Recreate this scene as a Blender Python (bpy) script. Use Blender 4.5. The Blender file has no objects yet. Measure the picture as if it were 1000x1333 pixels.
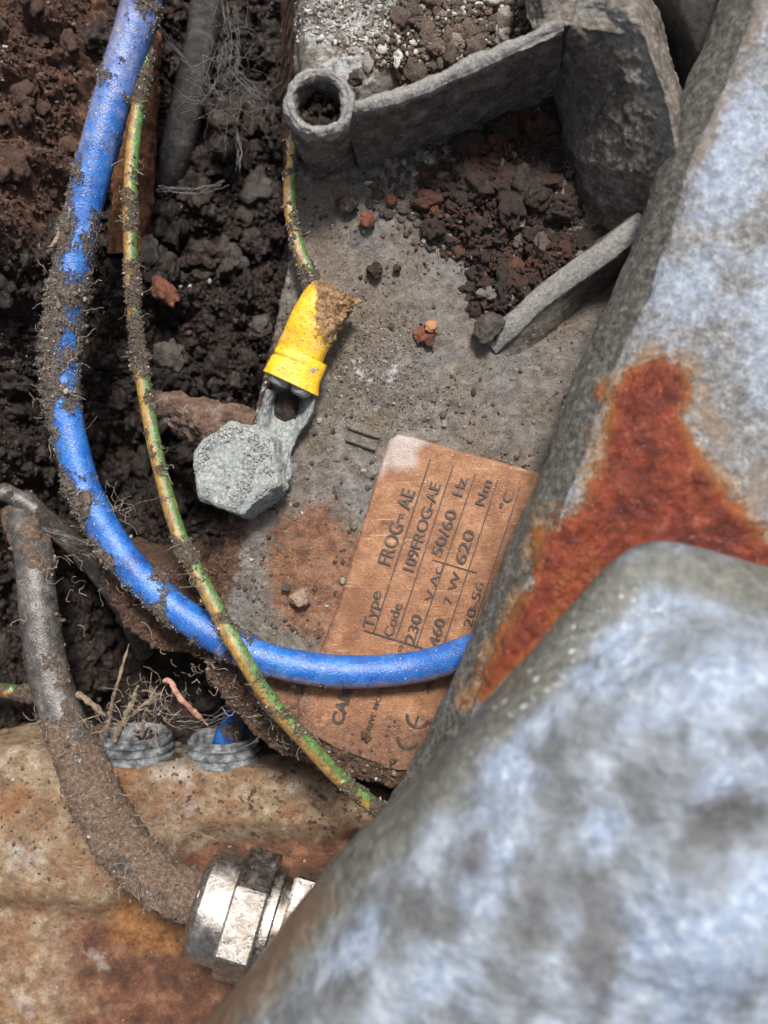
import bpy, math, random
import numpy as np
from math import radians as R
rnd = random.Random(7); rng = np.random.default_rng(11)
K = 0.022            # metres per modelling unit (one unit = 2.2 cm; the view spans about 22 x 29 cm)
D = 12.0             # camera height above the casing plate, in units
sc = bpy.context.scene
COL = sc.collection

# ------------------------------------------------------------------ camera, sky, sun, exposure
cam = bpy.data.cameras.new('camera'); co = bpy.data.objects.new('camera', cam); COL.objects.link(co)
co.location = (0, 0, D*K); cam.sensor_fit = 'VERTICAL'; cam.sensor_height = 24
cam.lens = 12/(6.665/D); cam.clip_start = 0.002; cam.clip_end = 50
cam.dof.use_dof = True; cam.dof.focus_distance = (D-0.1)*K; cam.dof.aperture_fstop = cam.lens/3.6
sc.camera = co
SUN_EL, SUN_AZ = R(58), R(12)      # azimuth from +Y towards +X
w = bpy.data.worlds.new('World'); sc.world = w; w.use_nodes = True
nt = w.node_tree; bg = nt.nodes['Background']
sky = nt.nodes.new('ShaderNodeTexSky'); sky.sky_type = 'NISHITA'; sky.sun_disc = False
sky.sun_elevation = SUN_EL; sky.sun_rotation = SUN_AZ; sky.dust_density = 4.0; sky.air_density = 1.0; sky.ozone_density = 1.0
hs = nt.nodes.new('ShaderNodeHueSaturation'); hs.inputs['Saturation'].default_value = .35     # cloud cover
nt.links.new(sky.outputs[0], hs.inputs['Color']); nt.links.new(hs.outputs[0], bg.inputs[0]); bg.inputs[1].default_value = 0.105
sl = bpy.data.lights.new('sun', 'SUN'); sl.energy = 3.9; sl.angle = R(11); sl.color = (1, .94, .86)
so = bpy.data.objects.new('sun', sl); COL.objects.link(so)
so.rotation_euler = (-(math.pi/2-SUN_EL), 0, -SUN_AZ); so.location = (0, .3, .6)
sc.view_settings.view_transform = 'Standard'; sc.view_settings.look = 'None'
sc.view_settings.exposure = 0.76; sc.view_settings.gamma = 1

# ------------------------------------------------------------------ helpers: numbers
def P(px, py, z=0.0):
    s = (D-z)/D
    return ((px-500)/100*s, (666.5-py)/100*s, z)
def PA(a):
    a = np.asarray(a, float); s = (D-a[..., 2])/D
    return np.stack([(a[..., 0]-500)/100*s, (666.5-a[..., 1])/100*s, a[..., 2]], -1)
def toPx(v):
    s = D/(D-v[:, 2]); return np.stack([500+v[:, 0]*100*s, 666.5-v[:, 1]*100*s], -1)
_p = np.random.default_rng(5).permutation(256); _p = np.concatenate([_p, _p, _p])
_g = np.random.default_rng(6).normal(size=(256, 3)); _g /= np.linalg.norm(_g, axis=1)[:, None]
def perlin(v):
    i = np.floor(v).astype(int); f = v-i; i &= 255
    u = f*f*f*(f*(f*6-15)+10); out = 0
    for dx in (0, 1):
        for dy in (0, 1):
            for dz in (0, 1):
                h = _p[_p[_p[(i[:, 0]+dx) & 255]+((i[:, 1]+dy) & 255)]+((i[:, 2]+dz) & 255)]
                g = _g[h]; d = g[:, 0]*(f[:, 0]-dx)+g[:, 1]*(f[:, 1]-dy)+g[:, 2]*(f[:, 2]-dz)
                wt = (u[:, 0] if dx else 1-u[:, 0])*(u[:, 1] if dy else 1-u[:, 1])*(u[:, 2] if dz else 1-u[:, 2])
                out = out+wt*d
    return out
def fbm(v, sc_=1.0, octv=4, rough=.55, ridged=False, off=0.0):
    a, s, o = 1.0, sc_, 0
    for k in range(octv):
        n = perlin(v*s+off+17.3*k)
        o = o+a*((.35-np.abs(n)) if ridged else n)
        a *= rough; s *= 2.03
    return o
def sstep(a, b, x):
    t = np.clip((x-a)/(b-a), 0, 1); return t*t*(3-2*t)
def sdpoly(q, poly):
    """signed distance, positive inside; q (N,2), poly in the same units"""
    poly = np.asarray(poly, float); d = np.full(len(q), 1e9); ins = np.zeros(len(q), bool)
    for a, b in zip(poly, np.roll(poly, -1, 0)):
        ab = b-a; t = np.clip(((q-a)@ab)/(ab@ab+1e-12), 0, 1)
        d = np.minimum(d, np.linalg.norm(q-a-t[:, None]*ab, axis=1))
        c = ((a[1] > q[:, 1]) != (b[1] > q[:, 1])) & (q[:, 0] < (b[0]-a[0])*(q[:, 1]-a[1])/(b[1]-a[1]+1e-12)+a[0])
        ins ^= c
    return np.where(ins, d, -d)
def catmull(a, n):
    a = np.asarray(a, float); m = len(a)
    e = np.concatenate([[2*a[0]-a[1]], a, [2*a[-1]-a[-2]]])
    t = np.linspace(0, m-1-1e-9, n); i = t.astype(int); f = t-i
    f = f.reshape((-1,)+(1,)*(a.ndim-1))
    p0, p1, p2, p3 = e[i], e[i+1], e[i+2], e[i+3]
    return .5*(2*p1+(p2-p0)*f+(2*p0-5*p1+4*p2-p3)*f**2+(3*p1-p0-3*p2+p3)*f**3)
def resample(pts, step):
    a = catmull(pts, 40*len(pts)); L = np.concatenate([[0], np.cumsum(np.linalg.norm(np.diff(a, axis=0), axis=1))])
    n = max(3, int(L[-1]/step)); s = np.linspace(0, L[-1], n)
    return np.stack([np.interp(s, L, a[:, k]) for k in range(3)], -1)

# ------------------------------------------------------------------ helpers: objects
def link(o, parent=None):
    COL.objects.link(o)
    if parent is not None: o.parent = parent
    return o
def tag(o, label=None, cat=None, group=None, kind=None):
    if label: o['label'] = label
    if cat: o['category'] = cat
    if group: o['group'] = group
    if kind: o['kind'] = kind
    return o
def empty(name, loc, label, cat, group=None):
    o = bpy.data.objects.new(name, None); o.location = [c*K for c in loc]; o.empty_display_size = .005
    link(o); return tag(o, label, cat, group)
def base_of(o):
    l = np.zeros(3)
    while o is not None: l += np.array(o.location); o = o.parent
    return l
def mesh_obj(name, v, f, mat, parent=None, attrs=None, smooth=True, origin=None, kind=None):
    """v in units (world); faces array (M,3) or (M,4) or list"""
    v = np.asarray(v, float)*K
    if parent is not None: v = v-base_of(parent)
    elif origin is not None: v = v-np.array(origin)*K
    me = bpy.data.meshes.new(name)
    if isinstance(f, np.ndarray):
        me.vertices.add(len(v)); me.vertices.foreach_set('co', v.astype(np.float32).ravel())
        m, k = f.shape; me.loops.add(m*k); me.loops.foreach_set('vertex_index', f.astype(np.int32).ravel())
        me.polygons.add(m); me.polygons.foreach_set('loop_start', np.arange(0, m*k, k, dtype=np.int32))
        me.update(calc_edges=True)
    else:
        me.from_pydata([tuple(a) for a in v], [], [tuple(int(i) for i in a) for a in f]); me.update()
    me.validate()
    me.polygons.foreach_set('use_smooth', np.full(len(me.polygons), smooth))
    for k, a in (attrs or {}).items():
        at = me.attributes.new(k, 'FLOAT', 'POINT'); at.data.foreach_set('value', np.asarray(a, np.float32))
    me.materials.append(mat)
    o = bpy.data.objects.new(name, me)
    if parent is None and origin is not None: o.location = [c*K for c in origin]
    link(o, parent)
    if kind: o['kind'] = kind
    return o
def gridfaces(m, n, wrap=False):
    i = np.arange(m-1)[:, None]; j = np.arange(n if wrap else n-1)[None, :]; j2 = (j+1) % n
    return np.stack([i*n+j, i*n+j2, (i+1)*n+j2, (i+1)*n+j], -1).reshape(-1, 4)
def vnormals(v, m, n, wrap=False):
    g = v.reshape(m, n, 3)
    du = np.gradient(g, axis=0)
    dv = (np.roll(g, -1, 1)-np.roll(g, 1, 1)) if wrap else np.gradient(g, axis=1)
    nn = np.cross(du, dv).reshape(-1, 3); return nn/(np.linalg.norm(nn, axis=1)[:, None]+1e-12)
def loft(rows, M, N, flip=1):
    """rows: (r, c, 3) control net as (px, py, z) -> world verts (M*N,3) and outward normals"""
    a = PA(rows); a = catmull(a, M); a = np.swapaxes(catmull(np.swapaxes(a, 0, 1), N), 0, 1)
    v = a.reshape(-1, 3); return v, vnormals(v, M, N)*flip
def frames(p):
    t = np.gradient(p, axis=0); t /= np.linalg.norm(t, axis=1)[:, None]
    up = np.array([0, 0, 1.0]); s = np.cross(t, up); s /= np.linalg.norm(s, axis=1)[:, None]+1e-9
    return t, s, np.cross(s, t)
def tube(p, r, seg=20, cap=True):
    """p (n,3) world points, r scalar/array -> verts, faces, radial normals, side (-1 left of travel .. 1 right)"""
    n = len(p); r = np.broadcast_to(np.asarray(r, float), (n,)); t, s, u = frames(p)
    a = np.linspace(0, 2*np.pi, seg, endpoint=False)
    nr = s[:, None]*np.cos(a)[None, :, None]+u[:, None]*np.sin(a)[None, :, None]
    v = p[:, None]+nr*r[:, None, None]
    return v.reshape(-1, 3), gridfaces(n, seg, True), nr.reshape(-1, 3), np.tile(np.cos(a), n), np.repeat(np.arange(n)/(n-1), seg)
def ico(sub=0):
    t = (1+5**.5)/2
    v = [(-1, t, 0), (1, t, 0), (-1, -t, 0), (1, -t, 0), (0, -1, t), (0, 1, t), (0, -1, -t), (0, 1, -t), (t, 0, -1), (t, 0, 1), (-t, 0, -1), (-t, 0, 1)]
    f = [(0, 11, 5), (0, 5, 1), (0, 1, 7), (0, 7, 10), (0, 10, 11), (1, 5, 9), (5, 11, 4), (11, 10, 2), (10, 7, 6), (7, 1, 8), (3, 9, 4), (3, 4, 2), (3, 2, 6), (3, 6, 8), (3, 8, 9), (4, 9, 5), (2, 4, 11), (6, 2, 10), (8, 6, 7), (9, 8, 1)]
    v = [np.array(a)/np.linalg.norm(a) for a in v]
    for _ in range(sub):
        c = {}; nf = []
        def mid(a, b):
            k = (min(a, b), max(a, b))
            if k not in c:
                m = v[a]+v[b]; v.append(m/np.linalg.norm(m)); c[k] = len(v)-1
            return c[k]
        for a, b, d in f:
            x, y, z = mid(a, b), mid(b, d), mid(d, a); nf += [(a, x, z), (b, y, x), (d, z, y), (x, y, z)]
        f = nf
    return np.array(v), np.array(f)
ICO = {0: ico(0), 1: ico(1), 2: ico(2), 3: ico(3)}
def grains(pts, rad, sub=0, lump=.35, flat=.75, seed=0, freq=1.3):
    """irregular lumps at pts (n,3) with radii rad (n,), one mesh"""
    g = np.random.default_rng(seed); bv, bf = ICO[sub]; n = len(pts); m = len(bv)
    sc3 = np.clip(g.normal(1, .28, (n, 1, 3)), .5, 1.7); sc3[:, :, 2] *= flat
    ang = g.uniform(0, 2*np.pi, n); q = g.normal(size=(n, 3, 3)); q = np.linalg.qr(q)[0]
    base = np.broadcast_to(bv, (n, m, 3)).reshape(-1, 3)
    off = np.repeat(g.uniform(0, 200, (n, 3)), m, 0)
    d = fbm(base*freq+off, 1, 1 if sub == 0 else 3, .55)*lump*2
    if sub == 0: d = g.uniform(-lump, lump, n*m)
    v = (base*(1+d)[:, None]).reshape(n, m, 3)
    v = np.einsum('nij,nmj->nmi', q, v)*sc3
    v = v*np.asarray(rad)[:, None, None]+np.asarray(pts)[:, None]
    return v.reshape(-1, 3), (bf[None]+(np.arange(n)*m)[:, None, None]).reshape(-1, 3)
def join(parts):
    vs, fs, k = [], [], 0
    for v, f in parts: vs.append(v); fs.append(np.asarray(f)+k); k += len(v)
    return np.concatenate(vs), np.concatenate(fs)
def tri(f): return np.concatenate([f[:, :3], f[:, [0, 2, 3]]]) if f.shape[1] == 4 else f

# ------------------------------------------------------------------ helpers: materials
class M:
    def __init__(s, name, rough=.8, metal=0.0, spec=.5):
        s.m = bpy.data.materials.new(name); s.m.use_nodes = True; s.t = s.m.node_tree; s.n = s.t.nodes; s.l = s.t.links
        s.b = s.n['Principled BSDF']; s.b.inputs['Roughness'].default_value = rough; s.b.inputs['Metallic'].default_value = metal
        s.b.inputs['Specular IOR Level'].default_value = spec
        tc = s.n.new('ShaderNodeTexCoord'); mp = s.n.new('ShaderNodeVectorMath'); mp.operation = 'SCALE'; mp.inputs[3].default_value = 1/K
        s.l.new(tc.outputs['Object'], mp.inputs[0]); s.co = mp.outputs[0]; s.bh = None; s.k = 0
    def _in(s, sock, v):
        if hasattr(v, 'is_output') or isinstance(v, bpy.types.NodeSocket): s.l.new(v, sock)
        elif isinstance(v, tuple): sock.default_value = (*v[:3], 1) if len(sock.default_value) == 4 else v
        else: sock.default_value = v
    def noise(s, scale, detail=6, rough=.6, dist=0.0, off=None, kind=None, stretch=None, gain=1.75):
        s.k += 1; a = s.n.new('ShaderNodeVectorMath'); a.operation = 'MULTIPLY_ADD'
        a.inputs[1].default_value = stretch or (1, 1, 1); o = off if off is not None else s.k*13.7; a.inputs[2].default_value = (o, o*.7, o*1.3)
        s.l.new(s.co, a.inputs[0]); n = s.n.new('ShaderNodeTexNoise'); n.inputs['Scale'].default_value = scale
        if kind: n.noise_type = kind
        n.inputs['Detail'].default_value = detail; n.inputs['Roughness'].default_value = rough; n.inputs['Distortion'].default_value = dist
        s.l.new(a.outputs[0], n.inputs['Vector']); return s.math('ADD', s.math('MULTIPLY', s.math('SUBTRACT', n.outputs['Fac'], .5), gain), .5, True)
    def voro(s, scale, feature='F1', rnd_=1.0, out='Distance'):
        n = s.n.new('ShaderNodeTexVoronoi'); n.feature = feature; n.inputs['Scale'].default_value = scale; n.inputs['Randomness'].default_value = rnd_
        s.l.new(s.co, n.inputs['Vector']); return n.outputs[out]
    def ramp(s, f, stops, interp='LINEAR'):
        r = s.n.new('ShaderNodeValToRGB'); e = r.color_ramp; e.interpolation = interp
        while len(e.elements) < len(stops): e.elements.new(.5)
        for el, (p, c) in zip(e.elements, stops):
            el.position = p; el.color = (*c, 1) if isinstance(c, tuple) else (c, c, c, 1)
        s._in(r.inputs[0], f); return r.outputs[0]
    def mix(s, f, a, b, blend='MIX'):
        x = s.n.new('ShaderNodeMix'); x.data_type = 'RGBA'; x.blend_type = blend
        s._in(x.inputs[0], f); s._in(x.inputs[6], a); s._in(x.inputs[7], b); return x.outputs[2]
    def math(s, op, a, b=0.0, clamp=False):
        x = s.n.new('ShaderNodeMath'); x.operation = op; x.use_clamp = clamp; s._in(x.inputs[0], a); s._in(x.inputs[1], b); return x.outputs[0]
    def attr(s, name):
        a = s.n.new('ShaderNodeAttribute'); a.attribute_name = name; return a.outputs['Fac']
    def island(s): return s.n.new('ShaderNodeNewGeometry').outputs['Random Per Island']
    def thr(s, f, a, b): return s.ramp(f, [(min(a, b), 0.0 if a < b else 1.0), (max(a, b), 1.0 if a < b else 0.0)])
    def masked(s, name, amt, scale, lo=.45, hi=.55, detail=8, rough=.65):
        """attribute (0..1) whose border is broken up by noise"""
        n = s.noise(scale, detail, rough); n = s.math('MULTIPLY', s.math('SUBTRACT', n, .5), amt)
        return s.thr(s.math('ADD', s.attr(name), n), lo, hi)
    def color(s, c): s._in(s.b.inputs['Base Color'], c); return s
    def rough(s, c): s._in(s.b.inputs['Roughness'], c); return s
    def metal(s, c): s._in(s.b.inputs['Metallic'], c); return s
    def bump(s, h, dist, strength=1.0):
        b = s.n.new('ShaderNodeBump'); b.inputs['Strength'].default_value = strength; b.inputs['Distance'].default_value = dist*K
        s._in(b.inputs['Height'], h)
        if s.bh is not None: s.l.new(s.bh, b.inputs['Normal'])
        s.bh = b.outputs[0]; s.l.new(s.bh, s.b.inputs['Normal']); return s

def soil_color(m, dark=(.01, .0065, .005), mid=(.03, .02, .016), light=(.085, .062, .05), red=(.08, .034, .02)):
    n1 = m.noise(1.6, 8, .7); n2 = m.noise(9, 8, .75); n3 = m.noise(30, 5, .7)
    c = m.ramp(n2, [(.3, dark), (.52, mid), (.78, light)])
    c = m.mix(m.math('MULTIPLY', m.thr(n1, .5, .8), .5), c, red)
    c = m.mix(m.math('MULTIPLY', m.thr(n3, .6, .75), .5), c, light)
    return c
def make_soil():
    m = M('soil', .9); c = soil_color(m)
    rn = m.noise(2.2, 8, .7); rc = m.ramp(m.noise(7, 8, .7), [(.18, (.025, .012, .009)), (.48, (.12, .06, .042)), (.65, (.2, .1, .066)), (.85, (.36, .21, .15))])
    c = m.mix(m.masked('red', .7, 3, .35, .75), c, rc)
    sp = m.thr(m.noise(26, 2, .5), .86, .9); c = m.mix(m.math('MULTIPLY', sp, .8), c, (.4, .36, .32))
    m.color(c); m.rough(m.ramp(m.noise(5, 6, .7), [(.3, .95), (.6, .75), (.75, .4)]))
    m.bump(m.noise(14, 8, .75), .12); m.bump(m.noise(45, 4, .7), .05); return m.m
def make_clods():
    m = M('soil_clods', .92); r = m.island()
    c = m.ramp(r, [(0, (.012, .009, .008)), (.4, (.026, .018, .015)), (.75, (.05, .034, .027)), (.88, (.06, .028, .018)), (.96, (.06, .048, .04)), (1, (.14, .125, .11))])
    c = m.mix(.55, c, soil_color(m)); m.color(c); m.bump(m.noise(16, 9, .8), .2); m.bump(m.noise(60, 3, .7), .06)
    m.rough(m.ramp(m.noise(8), [(.3, .8), (.8, .35)])); return m.m
def make_grit(name='grit', stops=None):
    m = M(name, .85); r = m.island()
    m.color(m.mix(.3, m.ramp(r, stops or [(0, (.014, .011, .009)), (.45, (.045, .032, .025)), (.75, (.11, .085, .065)), (.9, (.22, .19, .16)), (.97, (.4, .37, .34)), (1, (.62, .6, .58))]), m.ramp(m.noise(30), [(.3, (.03, .022, .016)), (.7, (.2, .17, .14))])))
    m.bump(m.noise(50, 4), .03); return m.m
def make_casing():
    m = M('casing_metal', .6, 0.15)
    a = m.noise(1.2, 9, .7); b = m.noise(6, 9, .75); c3 = m.noise(28, 6, .75)
    c = m.ramp(b, [(.15, (.1, .086, .074)), (.48, (.235, .208, .182)), (.8, (.4, .37, .335))])
    c = m.mix(m.math('MULTIPLY', m.thr(a, .48, .62), .7), c, m.ramp(c3, [(.25, (.1, .072, .052)), (.75, (.34, .265, .19))]))   # sandy film
    c = m.mix(m.math('MULTIPLY', m.thr(m.noise(2.2, 9, .75), .6, .75), .75), c, (.075, .058, .048))      # damp dark dirt
    c = m.mix(m.math('MULTIPLY', m.thr(m.noise(1.7, 8, .7), .52, .75), .6), c, m.ramp(c3, [(.2, (.12, .125, .14)), (.8, (.3, .31, .34))]))      # bare bluish metal
    c = m.mix(m.math('MULTIPLY', m.thr(m.noise(8, 9, .8), .62, .78), .7), c, (.07, .05, .04))
    rust = m.masked('rust', .8, 2.4, .42, .7)
    c = m.mix(m.math('MULTIPLY', rust, .85), c, m.ramp(m.noise(5, 8, .7), [(.3, (.14, .06, .03)), (.5, (.3, .13, .065)), (.7, (.42, .22, .12))]))
    mud = m.masked('mud', .8, 3, .4, .65)
    c = m.mix(mud, c, m.ramp(m.noise(11, 8, .75), [(.15, (.035, .02, .014)), (.5, (.13, .068, .042)), (.8, (.26, .16, .11))]))
    ox = m.masked('oxide_sheen', 1.2, 4, .55, .68)
    c = m.mix(ox, c, m.ramp(m.noise(14, 6, .7), [(.3, (.32, .3, .28)), (.6, (.62, .62, .6)), (.75, (.5, .62, .75))]))
    sp = m.thr(m.noise(34, 3, .55), .79, .84); c = m.mix(m.math('MULTIPLY', sp, .7), c, (.62, .6, .56))
    c = m.mix(m.thr(m.noise(20, 3, .6, off=91), .77, .82), c, (.03, .022, .018))
    m.color(c); m.rough(m.ramp(b, [(.3, .45), (.6, .75)]))
    m.bump(b, .07); m.bump(c3, .045); m.bump(m.noise(70, 3), .015); return m.m
def make_rib():
    m = M('cast_rib', .65, .1); b = m.noise(5, 9, .75); c3 = m.noise(30, 6, .75)
    c = m.ramp(b, [(.2, (.06, .048, .04)), (.5, (.19, .163, .14)), (.8, (.38, .35, .315))])
    c = m.mix(m.math('MULTIPLY', m.masked('edge', .7, 9, .4, .7), .9), c, m.ramp(c3, [(.2, (.17, .16, .15)), (.8, (.58, .57, .56))]))
    c = m.mix(m.math('MULTIPLY', m.thr(m.noise(12, 8, .8), .6, .68), .75), c, (.5, .47, .42))
    m.color(c); m.bump(b, .09); m.bump(c3, .05); return m.m
def make_label():
    m = M('nameplate_foil', .42, .0); b = m.noise(4, 9, .7)
    c = m.ramp(b, [(.15, (.12, .052, .026)), (.5, (.27, .13, .064)), (.85, (.4, .225, .125))])
    hatch = m.noise(7, 3, .6, stretch=(6, 1.4, 1)); c = m.mix(m.math('MULTIPLY', m.thr(hatch, .5, .75), .35), c, (.18, .065, .03))
    c = m.mix(m.math('MULTIPLY', m.masked('stain', .9, 2.5, .3, .7), .7), c, (.15, .06, .03)); scr = m.noise(2.5, 4, .6, stretch=(1, 14, 1)); c = m.mix(m.math('MULTIPLY', m.thr(scr, .72, .8), .5), c, (.55, .38, .27))
    c = m.mix(m.math('MULTIPLY', m.masked('clean', .5, 4, .35, .8), .85), c, (.4, .36, .34))
    c = m.mix(m.math('MULTIPLY', m.thr(m.noise(1.3, 8, .7), .48, .75), .5), c, (.17, .07, .035)); c = m.mix(m.math('MULTIPLY', m.masked('dust', .9, 4, .42, .7), .8), c, m.ramp(m.noise(16), [(.2, (.07, .035, .022)), (.8, (.2, .1, .06))]))
    c = m.mix(m.thr(m.noise(34, 3, .6), .8, .85), c, (.05, .035, .03)); c = m.mix(m.thr(m.noise(40, 3, .6), .82, .86), c, (.6, .5, .42))
    m.color(c); m.rough(m.ramp(m.noise(9), [(.3, .35), (.7, .7)])); m.bump(m.noise(12, 7, .7), .02); m.bump(m.noise(60, 3), .01); return m.m
def make_print():
    m = M('printed_ink', .6); n = m.noise(7, 9, .75)
    c = m.ramp(n, [(.3, (.015, .012, .012)), (.6, (.04, .026, .022)), (.9, (.25, .12, .065))]); m.color(c); return m.m
def dirty(m, base, amt=1.0, dcol=((.03, .022, .017), (.1, .075, .06), (.24, .2, .165)), attr='dirt'):
    d = m.masked(attr, .55, 16, .42, .6)
    dc = m.ramp(m.noise(20, 8, .75), [(.3, dcol[0]), (.52, dcol[1]), (.75, dcol[2])])
    c = m.mix(d, base, dc); c = m.mix(m.thr(m.noise(26, 4, .6), .69, .76), c, dcol[0]); c = m.mix(m.thr(m.noise(36, 3, .6), .82, .86), c, (.5, .45, .4))
    m.color(c); m.rough(m.ramp(d, [(0, .27), (.5, .85)])); m.bump(m.math('MULTIPLY', d, m.noise(24, 8, .75)), .1); m.bump(m.noise(40, 4), .006); return m.m
def make_blue():
    m = M('blue_cable', .36); c = m.ramp(m.noise(3.5, 8, .7), [(.2, (.006, .05, .21)), (.5, (.009, .092, .35)), (.85, (.035, .16, .42))])
    c = m.mix(m.thr(m.noise(19, 6, .75), .66, .75), c, (.1, .075, .06)); film = m.math('MULTIPLY', m.masked('film', .9, 5, .3, .85), .7); c = m.mix(film, c, m.ramp(m.noise(14), [(.2, (.12, .1, .12)), (.8, (.3, .26, .27))]))
    c = m.mix(m.math('MULTIPLY', m.thr(m.noise(9, 9, .8), .58, .75), .5), c, (.16, .14, .16))
    return dirty(m, c, dcol=((.05, .038, .03), (.14, .11, .09), (.3, .25, .21)))
def make_earth():
    m = M('green_yellow_insulation', .42)
    s = m.thr(m.math('ADD', m.math('MULTIPLY', m.attr('side'), -1.0), m.math('MULTIPLY', m.math('SUBTRACT', m.noise(6, 5, .6), .5), .7)), -.4, .4)
    g = m.ramp(m.noise(9, 8, .75), [(.3, (.035, .065, .022)), (.55, (.07, .15, .04)), (.85, (.12, .26, .06))])
    y = m.ramp(m.noise(7, 8, .75), [(.3, (.12, .07, .03)), (.5, (.23, .13, .033)), (.85, (.37, .27, .06))])
    c = m.mix(s, y, g); c = m.mix(m.math('MULTIPLY', m.thr(m.noise(14, 8, .8), .5, .72), .75), c, (.14, .09, .05))
    return dirty(m, c, dcol=((.04, .03, .022), (.12, .085, .06), (.26, .2, .15)))
def make_black_sheath(dc=((.12, .072, .046), (.22, .145, .1), (.36, .28, .22)), name='black_sheath'):
    m = M(name, .6); c = m.ramp(m.noise(5, 9, .75), [(.2, (.02, .019, .019)), (.5, (.055, .052, .05)), (.85, (.17, .155, .145))])
    return dirty(m, c, dcol=dc)
def make_yellow():
    m = M('yellow_sleeve', .35); c = m.ramp(m.noise(4, 8, .7), [(.25, (.42, .23, .006)), (.6, (.62, .38, .01)), (.85, (.7, .47, .04))])
    c = m.mix(m.math('MULTIPLY', m.masked('dirt', 1.2, 5, .1, .9), .8), c, m.ramp(m.noise(12), [(.2, (.3, .16, .06)), (.8, (.62, .42, .2))])); c = m.mix(m.math('MULTIPLY', m.thr(m.noise(5, 9, .8), .6, .8), .4), c, (.4, .24, .05))
    return dirty(m, c, dcol=((.22, .1, .04), (.5, .3, .14), (.62, .46, .3)))
def make_oxide():
    m = M('corroded_zinc', .75, .15); b = m.noise(5, 9, .75); g = m.noise(24, 8, .8)
    c = m.ramp(g, [(.15, (.1, .1, .09)), (.4, (.32, .35, .34)), (.58, (.52, .55, .54)), (.8, (.78, .76, .7))])
    c = m.mix(m.math('MULTIPLY', m.thr(b, .5, .7), .4), c, (.25, .33, .38)); c = m.mix(m.thr(m.noise(3, 8, .8), .7, .8), c, (.3, .2, .13))
    m.color(c); m.bump(g, .05); m.bump(m.noise(55, 5, .8), .025); return m.m
def make_bright():
    m = M('tarnished_nickel', .3, .85); g = m.noise(12, 9, .75)
    c = m.ramp(m.noise(4, 8, .7), [(.2, (.2, .17, .14)), (.5, (.36, .33, .3)), (.85, (.55, .52, .49))])
    c = m.mix(m.math('MULTIPLY', m.thr(g, .74, .85), .8), c, (.1, .055, .03)); m.color(c)
    m.metal(m.thr(g, .85, .74)); m.rough(m.ramp(g, [(.35, .16), (.7, .5)])); m.bump(g, .008); m.bump(m.noise(50, 4), .002); return m.m
def make_box():
    m = M('rusty_painted_steel', .5); a = m.noise(1.5, 9, .7, off=3); b = m.noise(5, 9, .75); c3 = m.noise(20, 7, .75)
    c = m.ramp(b, [(.2, (.16, .11, .065)), (.5, (.33, .25, .16)), (.8, (.55, .47, .36))])
    org = m.ramp(m.noise(7, 9, .75), [(.2, (.1, .04, .018)), (.55, (.24, .105, .042)), (.85, (.42, .25, .13))])
    c = m.mix(m.math('MULTIPLY', m.thr(m.noise(1.9, 9, .75), .35, .7), .85), c, org)
    red = m.ramp(m.noise(3, 9, .7), [(.2, (.05, .02, .012)), (.5, (.14, .058, .03)), (.8, (.3, .15, .085))])
    c = m.mix(m.math('MULTIPLY', m.thr(m.noise(2.6, 9, .75), .5, .72), .75), c, m.ramp(m.noise(9, 8, .75), [(.2, (.06, .03, .018)), (.8, (.24, .13, .075))]))
    c = m.mix(m.masked('red', .9, 2.2, .35, .7), c, red)
    c = m.mix(m.masked('amber', .7, 2.5, .4, .8), c, m.ramp(b, [(.3, (.14, .05, .012)), (.7, (.36, .17, .06))]))
    c = m.mix(m.math('MULTIPLY', m.masked('white', 1.1, 3.5, .5, .95), .75), c, m.ramp(c3, [(.2, (.4, .36, .33)), (.8, (.66, .65, .65))]))
    c = m.mix(m.masked('mud', .9, 3.4, .45, .6), c, m.ramp(c3, [(.3, (.03, .02, .014)), (.7, (.13, .085, .06))]))
    c = m.mix(m.masked('spot', 1.0, 7, .6, .66), c, (.07, .04, .028)); c = m.mix(m.thr(m.noise(17, 3, .6), .84, .88), c, (.05, .03, .02))
    m.color(c); m.rough(m.ramp(b, [(.3, .2), (.7, .55)])); m.bump(b, .04); m.bump(c3, .025); m.bump(m.noise(60, 3), .015); return m.m
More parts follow.
